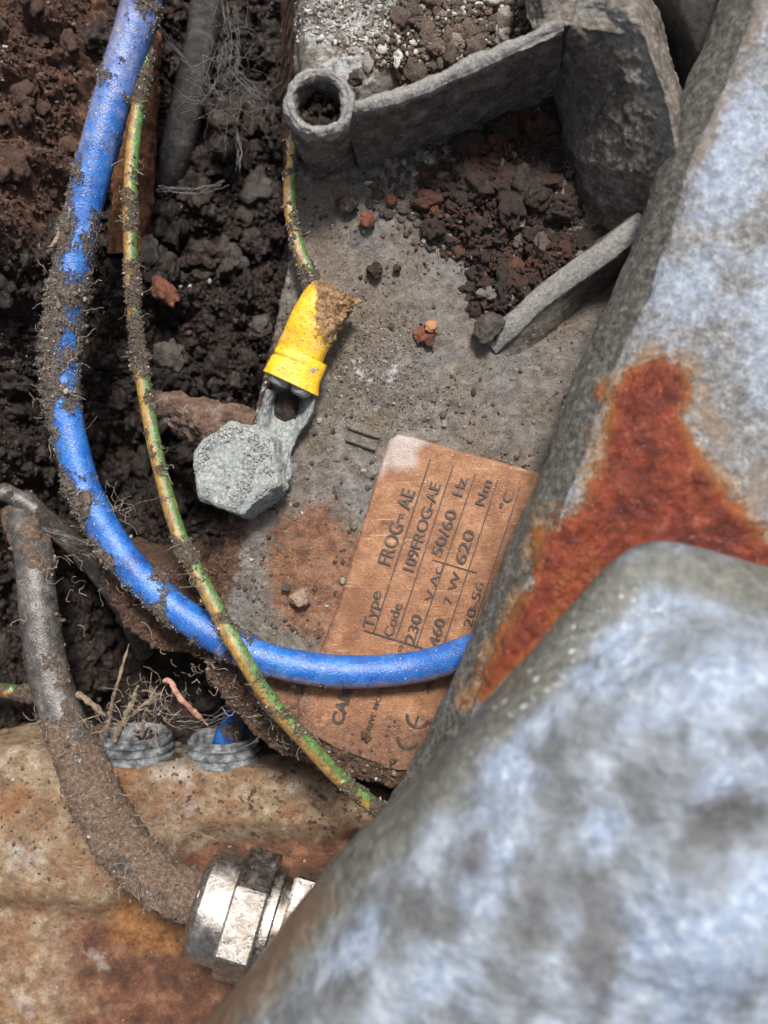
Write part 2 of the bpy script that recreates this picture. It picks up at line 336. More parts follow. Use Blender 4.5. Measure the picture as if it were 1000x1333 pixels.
def make_cast():
    m = M('galvanised_casting', .4, .3); a = m.noise(.9, 8, .65); b = m.noise(3, 9, .7, dist=.4); c3 = m.noise(11, 7, .75)
    c = m.ramp(c3, [(.1, (.09, .09, .088)), (.42, (.2, .2, .198)), (.62, (.33, .33, .33)), (.85, (.6, .6, .6))])
    c = m.mix(m.math('MULTIPLY', m.masked('oxide_sheen', .9, 4, .35, .8), .75), c, m.ramp(c3, [(.2, (.26, .34, .5)), (.8, (.62, .7, .82))]))  # bluish-white sky reflection painted into the plate colour
    c = m.mix(m.math('MULTIPLY', m.masked('brown', .8, 3, .35, .8), .6), c, (.3, .2, .13))
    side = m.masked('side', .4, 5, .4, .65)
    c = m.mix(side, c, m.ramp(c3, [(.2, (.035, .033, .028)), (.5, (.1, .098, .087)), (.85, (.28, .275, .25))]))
    halo = m.masked('halo', 1.5, 3, .35, .95)
    c = m.mix(m.math('MULTIPLY', halo, .85), c, m.ramp(c3, [(.3, (.3, .13, .04)), (.6, (.42, .24, .1)), (.85, (.5, .38, .24))]))
    r = m.masked('rust', 1.2, 4, .4, .6)
    rc = m.ramp(m.noise(5, 9, .75), [(.12, (.09, .018, .01)), (.4, (.22, .038, .017)), (.65, (.36, .07, .028)), (.9, (.58, .2, .11))])
    rc = m.mix(m.math('MULTIPLY', m.thr(m.noise(1.8, 8, .75), .45, .75), .8), rc, (.1, .022, .018)); rc = m.mix(m.math('MULTIPLY', m.thr(m.noise(1.5, 8, .75), .6, .8), .7), rc, (.42, .15, .04))
    rc = m.mix(m.math('MULTIPLY', m.thr(m.noise(16, 6, .7), .66, .8), .6), rc, (.62, .36, .27))
    org = m.math('MULTIPLY', m.thr(m.attr('rust'), .9, .5), r); rc = m.mix(m.math('MULTIPLY', org, .6), rc, (.5, .2, .045))
    c = m.mix(r, c, rc); m.color(c); m.metal(m.math('MULTIPLY', m.math('SUBTRACT', 1.0, r), .3)); m.rough(m.ramp(b, [(.3, .3), (.7, .55)]))
    m.bump(b, .05); m.bump(c3, .045); m.bump(m.math('MULTIPLY', r, m.noise(11, 7, .75)), .14); return m.m
def make_boss():
    m = M('galvanised_boss', .35, .3); b = m.noise(2.2, 7, .62, dist=.5); c3 = m.noise(9, 6, .7)
    c = m.ramp(b, [(.1, (.055, .06, .064)), (.4, (.12, .132, .145)), (.62, (.2, .225, .26)), (.9, (.34, .39, .46))])
    c = m.mix(m.math('MULTIPLY', m.masked('white', 1.2, 3, .2, 1.1), .9), c, m.ramp(c3, [(.2, (.17, .225, .33)), (.55, (.27, .335, .45)), (.85, (.5, .56, .62))]))  # pale blue patches paint the sky's reflection onto the boss
    c = m.mix(m.math('MULTIPLY', m.masked('dark', 1.5, 2.5, .2, .85), .85), c, m.ramp(c3, [(.2, (.04, .043, .052)), (.8, (.11, .105, .105))]))
    c = m.mix(m.math('MULTIPLY', m.thr(m.noise(6, 8, .75), .55, .8), .55), c, (.09, .095, .1)); dots = m.math('MULTIPLY', m.thr(m.noise(11, 4, .6), .72, .8), m.thr(m.attr('specks'), .3, .7))
    c = m.mix(m.math('MULTIPLY', m.masked('flank_shade', .6, 3, .25, .7), .9), c, m.ramp(c3, [(.2, (.055, .055, .045)), (.8, (.17, .17, .145))])); c = m.mix(m.math('MULTIPLY', dots, .7), c, (.6, .62, .6))  # flank painted darker, shade of the side turned from the light
    c = m.mix(m.math('MULTIPLY', m.masked('brown', .7, 3, .3, .8), .75), c, (.15, .085, .05))
    m.color(c); m.rough(m.ramp(b, [(.3, .28), (.7, .5)])); m.bump(b, .04); m.bump(c3, .025); return m.m
def plain(name, stops, scale=8, rough=.8, metal=0, bmp=.05):
    m = M(name, rough, metal); m.color(m.ramp(m.noise(scale, 8, .75), stops)); m.bump(m.noise(scale*2.5, 7, .75), bmp); return m.m

SOIL, CLOD, GRIT, CASING, RIB = make_soil(), make_clods(), make_grit(), make_casing(), make_rib()
LABEL, INK, BLUE, EARTH, BLACK, YELLOW = make_label(), make_print(), make_blue(), make_earth(), make_black_sheath(), make_yellow()
OXIDE, NICKEL, BOX, CAST, BOSS = make_oxide(), make_bright(), make_box(), make_cast(), make_boss()
SANDGRIT = make_grit('sand_grit', [(0, (.07, .052, .038)), (.5, (.17, .135, .1)), (.85, (.29, .245, .19)), (1, (.5, .46, .4))])
STONE = plain('stone', [(.2, (.02, .016, .013)), (.85, (.13, .11, .095))], 7)
REDSTONE = plain('brick_crumb', [(.3, (.07, .025, .014)), (.7, (.3, .1, .05))], 9)
FIBRE = plain('root_fibre', [(.3, (.12, .09, .07)), (.7, (.4, .34, .28))], 6, .8, 0, .02)
WEB = plain('web_fibre', [(.3, (.07, .065, .065)), (.7, (.24, .23, .23))], 6, .7, 0, .02)
TWIG = plain('dry_twig', [(.3, (.13, .085, .055)), (.7, (.42, .32, .22))], 9, .8, 0, .05)
PINK = plain('pink_root', [(.3, (.3, .13, .09)), (.7, (.62, .36, .28))], 9, .6, 0, .03)
MUDDY = make_black_sheath(((.02, .014, .011), (.06, .042, .032), (.16, .12, .095)), 'muddy_sheath')
GREYPL = plain('grey_plastic', [(.3, (.06, .065, .07)), (.55, (.2, .215, .23)), (.75, (.4, .42, .44))], 6, .5, 0, .03)
RUSTPL = plain('rusty_plate', [(.3, (.05, .02, .01)), (.55, (.2, .075, .025)), (.75, (.36, .15, .05))], 5, .75, 0, .08)
DARKPIPE = plain('dark_pipe', [(.3, (.012, .011, .011)), (.6, (.03, .027, .027)), (.85, (.1, .085, .075))], 5, .25, 0, .03)

# ------------------------------------------------------------------ ground: the soil pit
def soil_height(x, y):
    """x, y world units; returns z and redness"""
    s = D/(D+1.0); px = 500+x*100*s; py = 666.5-y*100*s          # soil lies about 1 unit below the plate
    q = np.stack([px, py], -1)
    left = sdpoly(q, [(-900, -900), (150, -900), (140, 60), (120, 200), (95, 330), (40, 420), (10, 640), (-60, 800), (-900, 900)])
    z = -2.3+sstep(-60, 90, left)*1.7
    z += .5*sstep(300, 0, np.abs(py-330))*sstep(420, 200, px)
    z -= 1.1*sstep(120, 0, np.hypot(px-150, (py-830)*.8))
    z -= .9*sstep(90, 0, np.hypot(px-235, (py-610)*.6))
    z -= .7*sstep(60, 0, np.hypot(px-90, (py-275)))
    red = sstep(-40, 30, left)*sstep(460, 270, py)
    return z, red, left
gx = np.arange(-9.0, 9.01, .033); gy = np.arange(-9.5, 10.6, .033)
X, Y = np.meshgrid(gx, gy, indexing='ij'); x, y = X.ravel(), Y.ravel()
z, red, lf = soil_height(x, y)
v = np.stack([x, y, z], -1)
n1 = fbm(v*[1, 1, .3], 1.1, 5, .58); n2 = fbm(v*[1, 1, .3], 4.0, 4, .65, True); n3_ = fbm(v*[1, 1, .3], .9, 3, .55, True, off=4)
v[:, 2] += n1*.7+n2*.2+n3_*.35*red
SOILV = v.reshape(len(gx), len(gy), 3)
ground = mesh_obj('ground', v, gridfaces(len(gx), len(gy))[:, ::1], SOIL, attrs={'red': red})
tag(ground, 'dark crumbly soil at the bottom of the pit around the metal casing', None, None, 'structure')
def soil_at(x, y):
    i = np.clip(((x-gx[0])/.033).astype(int), 0, len(gx)-1); j = np.clip(((y-gy[0])/.033).astype(int), 0, len(gy)-1)
    return SOILV[i, j, 2]
def scatter_soil(n, poly_px, rmin, rmax, power, sub, seed, zoff=.2, lump=.35, zlev=-1.5):
    g = np.random.default_rng(seed); poly = np.array(poly_px, float)
    lo, hi = poly.min(0), poly.max(0); q = g.uniform(lo, hi, (n*3, 2)); q = q[sdpoly(q, poly) > 0][:n]
    a = PA(np.concatenate([q, np.full((len(q), 1), zlev)], 1)); r = rmin+(rmax-rmin)*g.random(len(q))**power
    a[:, 2] = soil_at(a[:, 0], a[:, 1])+r*zoff
    return grains(a, r, sub, lump, .8, seed)
PIT = [(150, -40), (400, -40), (400, 300), (370, 480), (320, 700), (290, 1000), (-40, 1000), (-40, 380), (90, 330), (140, 150)]
cl = join([scatter_soil(150, PIT, .12, .3, 2.2, 3, 21, lump=.5), scatter_soil(700, PIT, .06, .14, 1.5, 2, 22, lump=.5), scatter_soil(7000, PIT, .02, .06, 1.6, 1, 23, .6), scatter_soil(38000, PIT, .007, .028, 1.6, 0, 24, 1.5)])
tag(mesh_obj('soil_clods', *cl, CLOD, origin=P(230, 400, -2)), 'loose dark soil clods filling the pit left of the casing', 'soil', None, 'stuff')
wg = scatter_soil(420, [(-40, -40), (400, -40), (400, 300), (370, 480), (320, 700), (290, 1000), (-40, 1000)], .008, .032, 2.5, 0, 26, 3.0)  # pale grains stand in for bright glints on the soil
tag(mesh_obj('white_grit', *wg, make_grit('glint_grit', [(0, (.2, .17, .15)), (.6, (.4, .37, .34)), (1, (.75, .74, .72))]), origin=P(200, 450, -1.5)), 'sparse pale grit standing in for bright glints on the dark soil', 'grit', None, 'stuff')
# red-brown earth bank at the left
def bank(n, rmin, rmax, sub, seed, poly=((-40, -40), (135, -40), (125, 120), (95, 300), (20, 420), (-40, 460))):
    return scatter_soil(n, poly, rmin, rmax, 1.6, sub, seed, .3)
bv, bf = join([bank(90, .05, .16, 2, 31), bank(5000, .01, .035, 0, 32)])
BANKM = M('red_earth_crumbs', .9); BANKM.color(BANKM.mix(.5, BANKM.ramp(BANKM.island(), [(0, (.025, .013, .01)), (.5, (.085, .04, .028)), (.85, (.16, .08, .055)), (.97, (.22, .17, .14)), (1, (.5, .46, .42))]), soil_color(BANKM, (.03, .015, .01), (.1, .05, .034), (.24, .14, .1))))
BANKM.bump(BANKM.noise(25, 8, .75), .08)
tag(mesh_obj('earth_crumbs', bv, bf, BANKM.m, origin=P(60, 200, -.5)), 'reddish brown earth crumbs on the bank in the upper left corner', 'soil', None, 'stuff')

# ------------------------------------------------------------------ motor casing
motor = empty('motor_casing', P(560, 560, -2.4), 'grey cast metal motor casing with a raised tube, ribs and an orange stained nameplate', 'motor casing')
def W2(poly, z=0): return np.array([P(a, b, z)[:2] for a, b in poly])
MAIN = W2([(386, -120), (384, 60), (386, 210), (374, 340), (352, 450), (330, 545), (296, 680), (280, 765), (262, 800), (270, 880), (300, 925), (350, 975), (430, 1008), (520, 1028), (700, 1060), (900, 1000), (960, -120)])
FLANGE = W2([(300, 690), (262, 738), (200, 735), (140, 722), (118, 728), (140, 780), (160, 822), (205, 845), (262, 858), (320, 900), (420, 880), (400, 700)], -.3)
RIDGE = W2([(386, -160), (386, 60), (392, 150), (470, 150), (500, 122), (528, 60), (530, -160)], .75)
BACK = W2([(500, -160), (510, 150), (720, 55), (900, 60), (980, 60), (980, -160)], .3)
gx2 = np.arange(-4.3, 4.9, .022); gy2 = np.arange(-4.3, 8.2, .022)
X, Y = np.meshgrid(gx2, gy2, indexing='ij'); q = np.stack([X.ravel(), Y.ravel()], -1); q3 = np.concatenate([q, np.zeros((len(q), 1))], 1)
ew = fbm(q3, 3, 4, .6)*.05
def rounded(sd, top, r, drop=-2.4, slope=9):
    t = np.clip(sd, 0, r); zz = top-r+np.sqrt(np.maximum(r*r-(r-t)**2, 0))
    return np.where(sd < 0, np.maximum(top-r+sd*slope, drop), zz)
sdm = sdpoly(q, MAIN)+ew*.7; sdf = sdpoly(q, FLANGE)+ew*1.6; sdr = sdpoly(q, RIDGE)+ew; sdb = sdpoly(q, BACK)+ew
hz = np.maximum(rounded(sdm, 0, .1), rounded(sdf, -.32, .16))
hz = np.maximum(hz, rounded(sdr, .75, .3, -9, 4)); hz = np.maximum(hz, rounded(sdb, .35, .2, -9, 3))
pxg = np.stack([500+q[:, 0]*100, 666.5-q[:, 1]*100], -1)
# slight bulge of the casing and dips
dirtlump = sstep(.0, .35, fbm(q3, 1.6, 4, .6, off=3.3))
edgemud = sstep(.5, .0, sdm)*sstep(250, 600, pxg[:, 1])
lowmud = sstep(880, 960, pxg[:, 1])
mud = np.clip(edgemud*1.0+lowmud+(sdm < .02)*.9+sstep(.0, .1, sdf)*(sdm < 0.05)*.8+sstep(60, 0, np.hypot(pxg[:, 0]-300, pxg[:, 1]-880)), 0, 1)
rust = np.clip(sstep(110, 20, np.hypot((pxg[:, 0]-410)*.9, (pxg[:, 1]-745)*.7))+sstep(70, 10, np.hypot((pxg[:, 0]-370), (pxg[:, 1]-900)))+sstep(30, 0, np.abs(pxg[:, 0]-690+(pxg[:, 1]-600)*.1))*sstep(520, 580, pxg[:, 1])*.5+lowmud*.6, 0, 1)*.9
oxide_sheen = sstep(-.05, .2, sdr)*.62+sstep(90, 20, np.hypot(pxg[:, 0]-485, (pxg[:, 1]-490)*1.2))*.5+sstep(30, 8, np.hypot(pxg[:, 0]-372, pxg[:, 1]-680))*.4+sstep(.12, .02, np.abs(sdm-.05))*(pxg[:, 1] < 560)*.45
hz = hz+fbm(q3, 2.5, 4, .55)*.035+np.abs(fbm(q3, 9, 3, .6))*.03*(1+mud*2.5)+dirtlump*.03+sstep(.1, .5, oxide_sheen)*np.abs(fbm(q3, 6, 3, .7, off=9))*.08
hz += mud*np.abs(fbm(q3, 5, 4, .65, off=5))*.14
v = np.concatenate([q, hz[:, None]], 1); keep = (np.maximum(np.maximum(sdm, sdf), np.maximum(sdr, sdb)) > -.32)
f = gridfaces(len(gx2), len(gy2)); f = f[keep[f].all(1)]
idx = np.full(len(v), -1); used = np.unique(f); idx[used] = np.arange(len(used))
mesh_obj('casing_plate', v[used], idx[f], CASING, motor, {'rust': rust[used], 'mud': mud[used], 'oxide_sheen': oxide_sheen[used]})
HZ = hz.reshape(len(gx2), len(gy2))
def cas_at(x, y):
    i = np.clip(((x-gx2[0])/.022).astype(int), 0, len(gx2)-1); j = np.clip(((y-gy2[0])/.022).astype(int), 0, len(gy2)-1); return HZ[i, j]

def lathe(profile, c, axis=(0, 0, 1), seg=64, step=.03, disp=.0, freq=6, rough_seed=0, hexr=None, corner=1.15):
    """profile [(r, s)] resampled along; c world base; returns verts, faces, r, s"""
    pr = np.array(profile, float); L = np.concatenate([[0], np.cumsum(np.linalg.norm(np.diff(pr, axis=0), axis=1))])
    s = np.unique(np.concatenate([np.arange(0, L[-1], step), L])); pr = np.stack([np.interp(s, L, pr[:, k]) for k in (0, 1)], -1)
    ax = np.array(axis, float); ax /= np.linalg.norm(ax); h = np.array([0, 0, 1.0]) if abs(ax[2]) < .9 else np.array([1.0, 0, 0])
    e1 = h-ax*(h@ax); e1 /= np.linalg.norm(e1); e2 = np.cross(ax, e1)
    a = np.linspace(0, 2*np.pi, seg, endpoint=False)
    rr = np.repeat(pr[:, :1], seg, 1)
    if hexr is not None:
        ha = (a-hexr+np.pi/6) % (np.pi/3)-np.pi/6; k = np.cos(np.pi/6)/1.0
        hx = 1/np.cos(ha); rr = np.where(rr > 1e-4, np.minimum(rr*hx, rr*corner), rr)
    v = np.array(c)+rr[..., None]*(np.cos(a)[None, :, None]*e1+np.sin(a)[None, :, None]*e2)+pr[:, 1][:, None, None]*ax
    m = len(pr); vv = v.reshape(-1, 3); nn = vnormals(vv, m, seg, True)
    if disp: vv = vv+nn*(fbm(vv, freq, 4, .6, off=rough_seed)*disp)[:, None]
    return vv, gridfaces(m, seg, True), np.repeat(pr[:, 0], seg), np.repeat(pr[:, 1], seg)
bx, by, _ = P(415, 131, 1.35)
v, f, r_, s_ = lathe([(.52, -.1), (.43, .05), (.405, .25), (.395, .8), (.41, 1.2), (.395, 1.31), (.35, 1.35), (.3, 1.335), (.27, 1.26), (.262, .5), (.02, .42)], (bx, by, 0), seg=120, step=.02, disp=.05, freq=6)
mesh_obj('boss_tube', v, f, RIB, motor, {'edge': sstep(1.1, 1.33, s_)*.85+.3*(s_ > .2)*(r_ > .3)-.4*(r_ < .28)})
g = np.random.default_rng(3); a = g.uniform(0, 6.28, 130); rr = .22*np.sqrt(g.random(130))
gv, gf = grains(np.stack([bx+rr*np.cos(a), by+rr*np.sin(a), .75+g.random(130)*.25], -1), g.uniform(.02, .07, 130), 1, .3, .8, 4)
tag(mesh_obj('soil_crumbs', gv, gf, CLOD, origin=(bx, by, .5)), 'dark crumbs of soil lying inside the raised tube of the casing', 'soil', None, 'stuff')

def wall(path_top, path_bot, thick, Mn=120, seed=1.0, disp=.05):
    """cast rib: inner face from bottom path to top path, rounded crest, and outer face back down"""
    t = np.array(path_top, float); b = np.array(path_bot, float)
    tw = PA(t); bw = PA(b); n = len(t)
    d = np.gradient(tw, axis=0); side = np.stack([-d[:, 1], d[:, 0], 0*d[:, 0]], -1); side /= np.linalg.norm(side, axis=1)[:, None]+1e-9
    if ((bw-tw).mean(0)@side.mean(0)) > 0: side = -side
    rows = [bw, bw*.5+tw*.5, tw-[0, 0, .1], tw+side*thick*.12+[0, 0, -.02], tw+side*thick*.5+[0, 0, .02], tw+side*thick*.88+[0, 0, -.02], tw+side*thick-[0, 0, .12], tw+side*(thick+.05)-[0, 0, .6], tw*[1, 1, 0]+side*(thick+.12)+[0, 0, .0]]
    a = np.array(rows); a = catmull(a, 80); a = np.swapaxes(catmull(np.swapaxes(a, 0, 1), Mn), 0, 1); v = a.reshape(-1, 3)
    nn = vnormals(v, 80, Mn); crest = np.repeat(np.linspace(0, len(rows)-1, 80), Mn)
    if nn[(np.abs(crest-4) < .5)][:, 2].mean() < 0: nn = -nn
    v = v+nn*(fbm(v, 2.2, 5, .6, off=seed)*disp)[:, None]
    return v, gridfaces(80, Mn), {'edge': sstep(1.6, 2.4, crest)*sstep(6.4, 5.6, crest)*.8+.1}
v, f, at = wall([(448, 152, 1.2), (520, 132, 1.35), (600, 100, 1.5), (670, 68, 1.7), (735, 38, 1.85)], [(470, 225, .0), (520, 208, .0), (590, 180, .0), (660, 152, .0), (725, 130, .0)], .17, seed=3, disp=.06)
mesh_obj('rib', v, f, RIB, motor, at)
# right hand corner wall, a broad slanting cast face
rows = [[(712, 95, -.1), (722, 150, -.1), (735, 210, -.1), (755, 270, -.1), (800, 330, -.1), (850, 360, -.1)],
        [(722, 70, .6), (745, 140, .5), (760, 205, .5), (785, 262, .4), (820, 310, .3), (860, 330, .2)],
        [(738, 45, 1.75), (790, 110, 1.3), (810, 180, 1.2), (825, 240, 1.0), (850, 280, .8), (880, 290, .6)],
        [(750, 10, 1.9), (818, 50, 1.9), (850, 110, 1.8), (866, 175, 1.7), (872, 235, 1.5), (890, 270, 1.2)],
        [(760, -30, 1.9), (828, 10, 1.95), (862, 95, 1.85), (882, 170, 1.75), (895, 235, 1.5), (905, 270, 1.2)],
        [(775, -60, .9), (845, -10, .6), (875, 90, .5), (915, 160, .5), (915, 230, .4), (920, 260, .3)]]
v, n_ = loft(rows, 150, 150); n_ = n_*np.sign(n_[:, 2].mean()); v = v+n_*(fbm(v, 2.2, 5, .6)*.07+np.abs(fbm(v, 7, 3, .6))*.03)[:, None]
rr = np.repeat(np.linspace(0, 5, 150), 150)
mesh_obj('corner_wall', v, gridfaces(150, 150), RIB, motor, {'edge': np.exp(-((rr-3.2)/.45)**2)*.35+.33})
rows = [[(705, 50, 1.6), (735, 34, 1.8), (775, 40, 1.9), (815, 45, 1.9)], [(690, 25, 1.5), (710, 5, 1.75), (770, -5, 1.9), (815, -10, 1.9)], [(680, -40, 1.4), (705, -50, 1.7), (760, -60, 1.8), (812, -60, 1.9)], [(680, -60, .3), (705, -90, .3), (760, -100, .3), (815, -100, .3)]]
v, n_ = loft(rows, 90, 90); n_ = n_*np.sign(n_[:, 2].mean()); v = v+n_*(fbm(v, 3, 5, .6)*.08)[:, None]
mesh_obj('top_web', v, gridfaces(90, 90), RIB, motor, {'edge': np.full(len(v), .42)})
v, f, at = wall([(648, 462, .06), (680, 432, .28), (730, 388, .5), (790, 345, .75), (850, 300, .9)], [(662, 480, -.1), (700, 458, -.1), (748, 415, -.1), (805, 368, -.1), (865, 330, -.1)], .3, seed=8, disp=.03)
mesh_obj('rib', v, f, RIB, motor, {'edge': at['edge']*.8+.05})
# two small raised bars cast into the plate
for (a, b) in (((455, 553), (497, 567)), ((452, 569), (490, 582))):
    p = resample([P(a[0], a[1], .03), P((a[0]+b[0])/2, (a[1]+b[1])/2, .035), P(*b, .03)], .03)
    v, f, nn, sd_, u_ = tube(p, .06, 16); v[:, 2] = np.clip(v[:, 2]*.8, -.05, .06); mesh_obj('raised_mark', v, f, CASING, motor)

# nameplate
def bary(px, py): return px, py
NP = [(506, 574), (518, 566), (540, 571), (690, 613), (760, 634), (700, 830), (640, 1020), (520, 1003), (440, 975), (388, 945), (388, 915), (440, 790), (470, 690)]
q = np.stack(np.meshgrid(np.arange(380, 770, 2.2), np.arange(555, 1000, 2.2), indexing='ij'), -1)
m_, n_ = q.shape[:2]; q = q.reshape(-1, 2)
sd = sdpoly(q, NP); v = PA(np.concatenate([q, np.zeros((len(q), 1))], 1))
v[:, 2] = .095+fbm(v, 1.4, 3, .5)*.012-sstep(2.5, -1.5, sd)*.1
f = gridfaces(m_, n_); k = sd > -2.5; f = f[k[f].all(1)]; idx = np.full(len(v), -1); used = np.unique(f); idx[used] = np.arange(len(used))
clean = sstep(50, 5, np.hypot(q[:, 0]-520, (q[:, 1]-590)))*.9+sstep(14, 2, sd)*sstep(760, 600, q[:, 1])*.4
dust = sstep(890, 985, q[:, 1])*.75+sstep(20, 0, sd)*sstep(700, 850, q[:, 1])*.5+sstep(690, 740, q[:, 1])*.18
plate = mesh_obj('nameplate', v[used], idx[f], LABEL, motor, {'clean': clean[used], 'dust': dust[used], 'stain': (sstep(-20, 25, (q[:, 0]-640)*.5+(q[:, 1]-690)+.3*(q[:, 0]-640))*sstep(600, 650, q[:, 0])*.8+np.exp(-((q[:, 0]-455)/30)**2-((q[:, 1]-800)/60)**2)*.7)[used]})
plate['label'] = 'orange stained printed nameplate'
def text_mesh(s, bold=0.0):
    cu = bpy.data.curves.new('t', 'FONT'); cu.body = s; cu.size = 1; cu.offset = bold
    o = bpy.data.objects.new('t', cu); COL.objects.link(o); bpy.context.view_layer.update()
    me = bpy.data.meshes.new_from_object(o.evaluated_get(bpy.context.evaluated_depsgraph_get()))
    vv = np.array([tuple(a.co) for a in me.vertices]); me.calc_loop_triangles(); ff = np.array([tuple(t.vertices) for t in me.loop_triangles])
    bpy.data.objects.remove(o); bpy.data.curves.remove(cu); bpy.data.meshes.remove(me); return vv, ff
UU = np.array([.312, -.950]); VV = np.array([.955, .297])
def put_text(s, start, end, cap, bold=.01):
    vv, ff = text_mesh(s, bold); a = np.array(start, float); L = np.linalg.norm(np.array(end)-a); u = (np.array(end)-a)/L
    x0, x1 = vv[:, 0].min(), vv[:, 0].max(); X = (vv[:, 0]-x0)/(x1-x0)*L; Yv = vv[:, 1]/.73*cap*.93
    pq = a+X[:, None]*u-Yv[:, None]*VV
    w = PA(np.concatenate([pq, np.zeros((len(pq), 1))], 1)); w[:, 2] = .118+fbm(w, 1.4, 3, .5)*.012; return w, ff
T = [('FROG - AE', (508, 736), (541, 640), 20, .012), ('109FROG-AE', (538, 744), (574, 631), 16, .012), ('Type', (486, 818), (497, 770), 16, .008),
     ('Code', (511, 828), (524, 786), 14, .008), ('230', (539, 837), (550, 801), 15, .012), ('V.Ac.', (563, 783), (577, 734), 13, .0),
     ('50/60', (574, 724), (595, 666), 16, .012), ('Hz', (601, 647), (608, 624), 15, .012), ('460', (570, 840), (580, 806), 15, .012), ('7 W', (587, 787), (600, 745), 13, .0),
     ('620', (604, 735), (618, 692), 16, .008), ('Nm', (629, 659), (640, 627), 14, .008), ('20-56', (613, 816), (630, 758), 13, .0), ('°C', (660, 664), (669, 641), 14, .008),
     ('CAME', (446, 942), (463, 884), 17, .035), ('DRIVE MOTOR', (481, 956), (505, 880), 7.5, .008), ('class', (518, 862), (525, 838), 8, .006)]
parts = [put_text(*t) for t in T]
def arcs(c, r, w, a0, a1, n=24):
    a = np.linspace(a0, a1, n); c = np.array(c)
    def at(rr): return c+rr*(np.cos(a)[:, None]*UU-np.sin(a)[:, None]*VV)
    pq = np.concatenate([at(r-w), at(r+w)]); w3 = PA(np.concatenate([pq, np.zeros((len(pq), 1))], 1)); w3[:, 2] = .118
    i = np.arange(n-1); return w3, np.concatenate([np.stack([i, i+1, i+n], -1), np.stack([i+1, i+1+n, i+n], -1)])
parts += [arcs((531, 958), 13, 2, R(100), R(260)), arcs((544, 930), 14, 2, R(95), R(265))]
def bar(a, b, w):
    a, b = np.array(a, float), np.array(b, float); d = (b-a)/np.linalg.norm(b-a); nrm = np.array([-d[1], d[0]])*w
    t = np.linspace(0, 1, 14)[:, None]; l = a+(b-a)*t; pq = np.concatenate([l-nrm, l+nrm]); w3 = PA(np.concatenate([pq, np.zeros((len(pq), 1))], 1)); w3[:, 2] = .114+fbm(w3, 1.4, 3, .5)*.012
    i = np.arange(13); return w3, np.concatenate([np.stack([i, i+1, i+14], -1), np.stack([i+1, i+15, i+14], -1)])
parts += [bar((517.5, 679.4), (521.5, 668), 1.3)]
parts += [bar((539.8, 943), (544.5, 929), 1.6)]
parts += [bar((556-8, 886), (556+8, 896), .8), bar((548, 898), (565, 884), .8), bar((556, 880), (557, 902), .8)]
mesh_obj('lettering', *join(parts), INK, plate, smooth=False)
for a, b, w_ in (((560, 598), (487, 821), .9), ((589, 607), (515, 831), .8), ((618, 617), (541, 842), .8), ((647, 625), (573, 850), .8), ((676, 634), (600, 862), .6),
                 ((474, 819), (605, 859), 1.0), ((563, 728), (620, 745), .6)):
    mesh_obj('rule_line', *bar(a, b, w_), INK, plate, smooth=False)

# ------------------------------------------------------------------ crumbs on the casing and in its pocket
def on_casing(n, poly, rmin, rmax, power, sub, seed, zoff=.25, lump=.35, dens=None, flat=.7):
    g = np.random.default_rng(seed); poly = np.array(poly, float); lo, hi = poly.min(0), poly.max(0)
    q = g.uniform(lo, hi, (n*4, 2)); k = sdpoly(q, poly) > 0
    if dens is not None: k &= g.random(len(q)) < dens(q)
    q = q[k][:n]; a = PA(np.concatenate([q, np.zeros((len(q), 1))], 1)); r = rmin+(rmax-rmin)*g.random(len(q))**power
    a[:, 2] = cas_at(a[:, 0], a[:, 1])+r*zoff; a, r = a[a[:, 2] > -.6], r[a[:, 2] > -.6]; return grains(a, r, sub, lump, flat, seed)
def patchy(freq, lo, hi, off):
    return lambda q: sstep(lo, hi, fbm(np.concatenate([q/100, np.zeros((len(q), 1))], 1), freq, 4, .6, off=off))
PLATE = [(392, 190), (560, 180), (760, 330), (760, 470), (700, 620), (540, 560), (515, 565), (440, 790), (400, 900), (520, 1010), (350, 960), (290, 860), (300, 700), (350, 480)]
g1 = join([on_casing(3800, PLATE, .004, .014, 2, 0, 41, dens=patchy(1.2, -.1, .35, 1)), on_casing(140, PLATE, .015, .03, 2, 1, 42, dens=patchy(.9, 0, .4, 7)), on_casing(750, [(415, 430), (530, 400), (560, 560), (430, 560)], .006, .02, 1.5, 0, 43)])
tag(mesh_obj('sand_grains', *g1, SANDGRIT, origin=P(500, 500)), 'pale sand grains stuck all over the grey casing plate', 'sand', None, 'stuff')
g1 = join([on_casing(900, PLATE, .012, .03, 1.5, 0, 44, dens=patchy(1.6, .05, .3, 21)), on_casing(300, [(480, 200), (620, 180), (640, 330), (560, 330), (480, 270)], .02, .06, 1.7, 1, 45), on_casing(90, PLATE, .02, .045, 1.5, 1, 47), on_casing(500, [(262, 800), (300, 870), (400, 960), (520, 1000), (500, 1030), (340, 985), (265, 880)], .01, .03, 1.6, 0, 48)])
tag(mesh_obj('dirt_specks', *g1, GRIT, origin=P(500, 500)), 'scattered dark and light dirt specks on the casing plate', 'dirt', None, 'stuff')
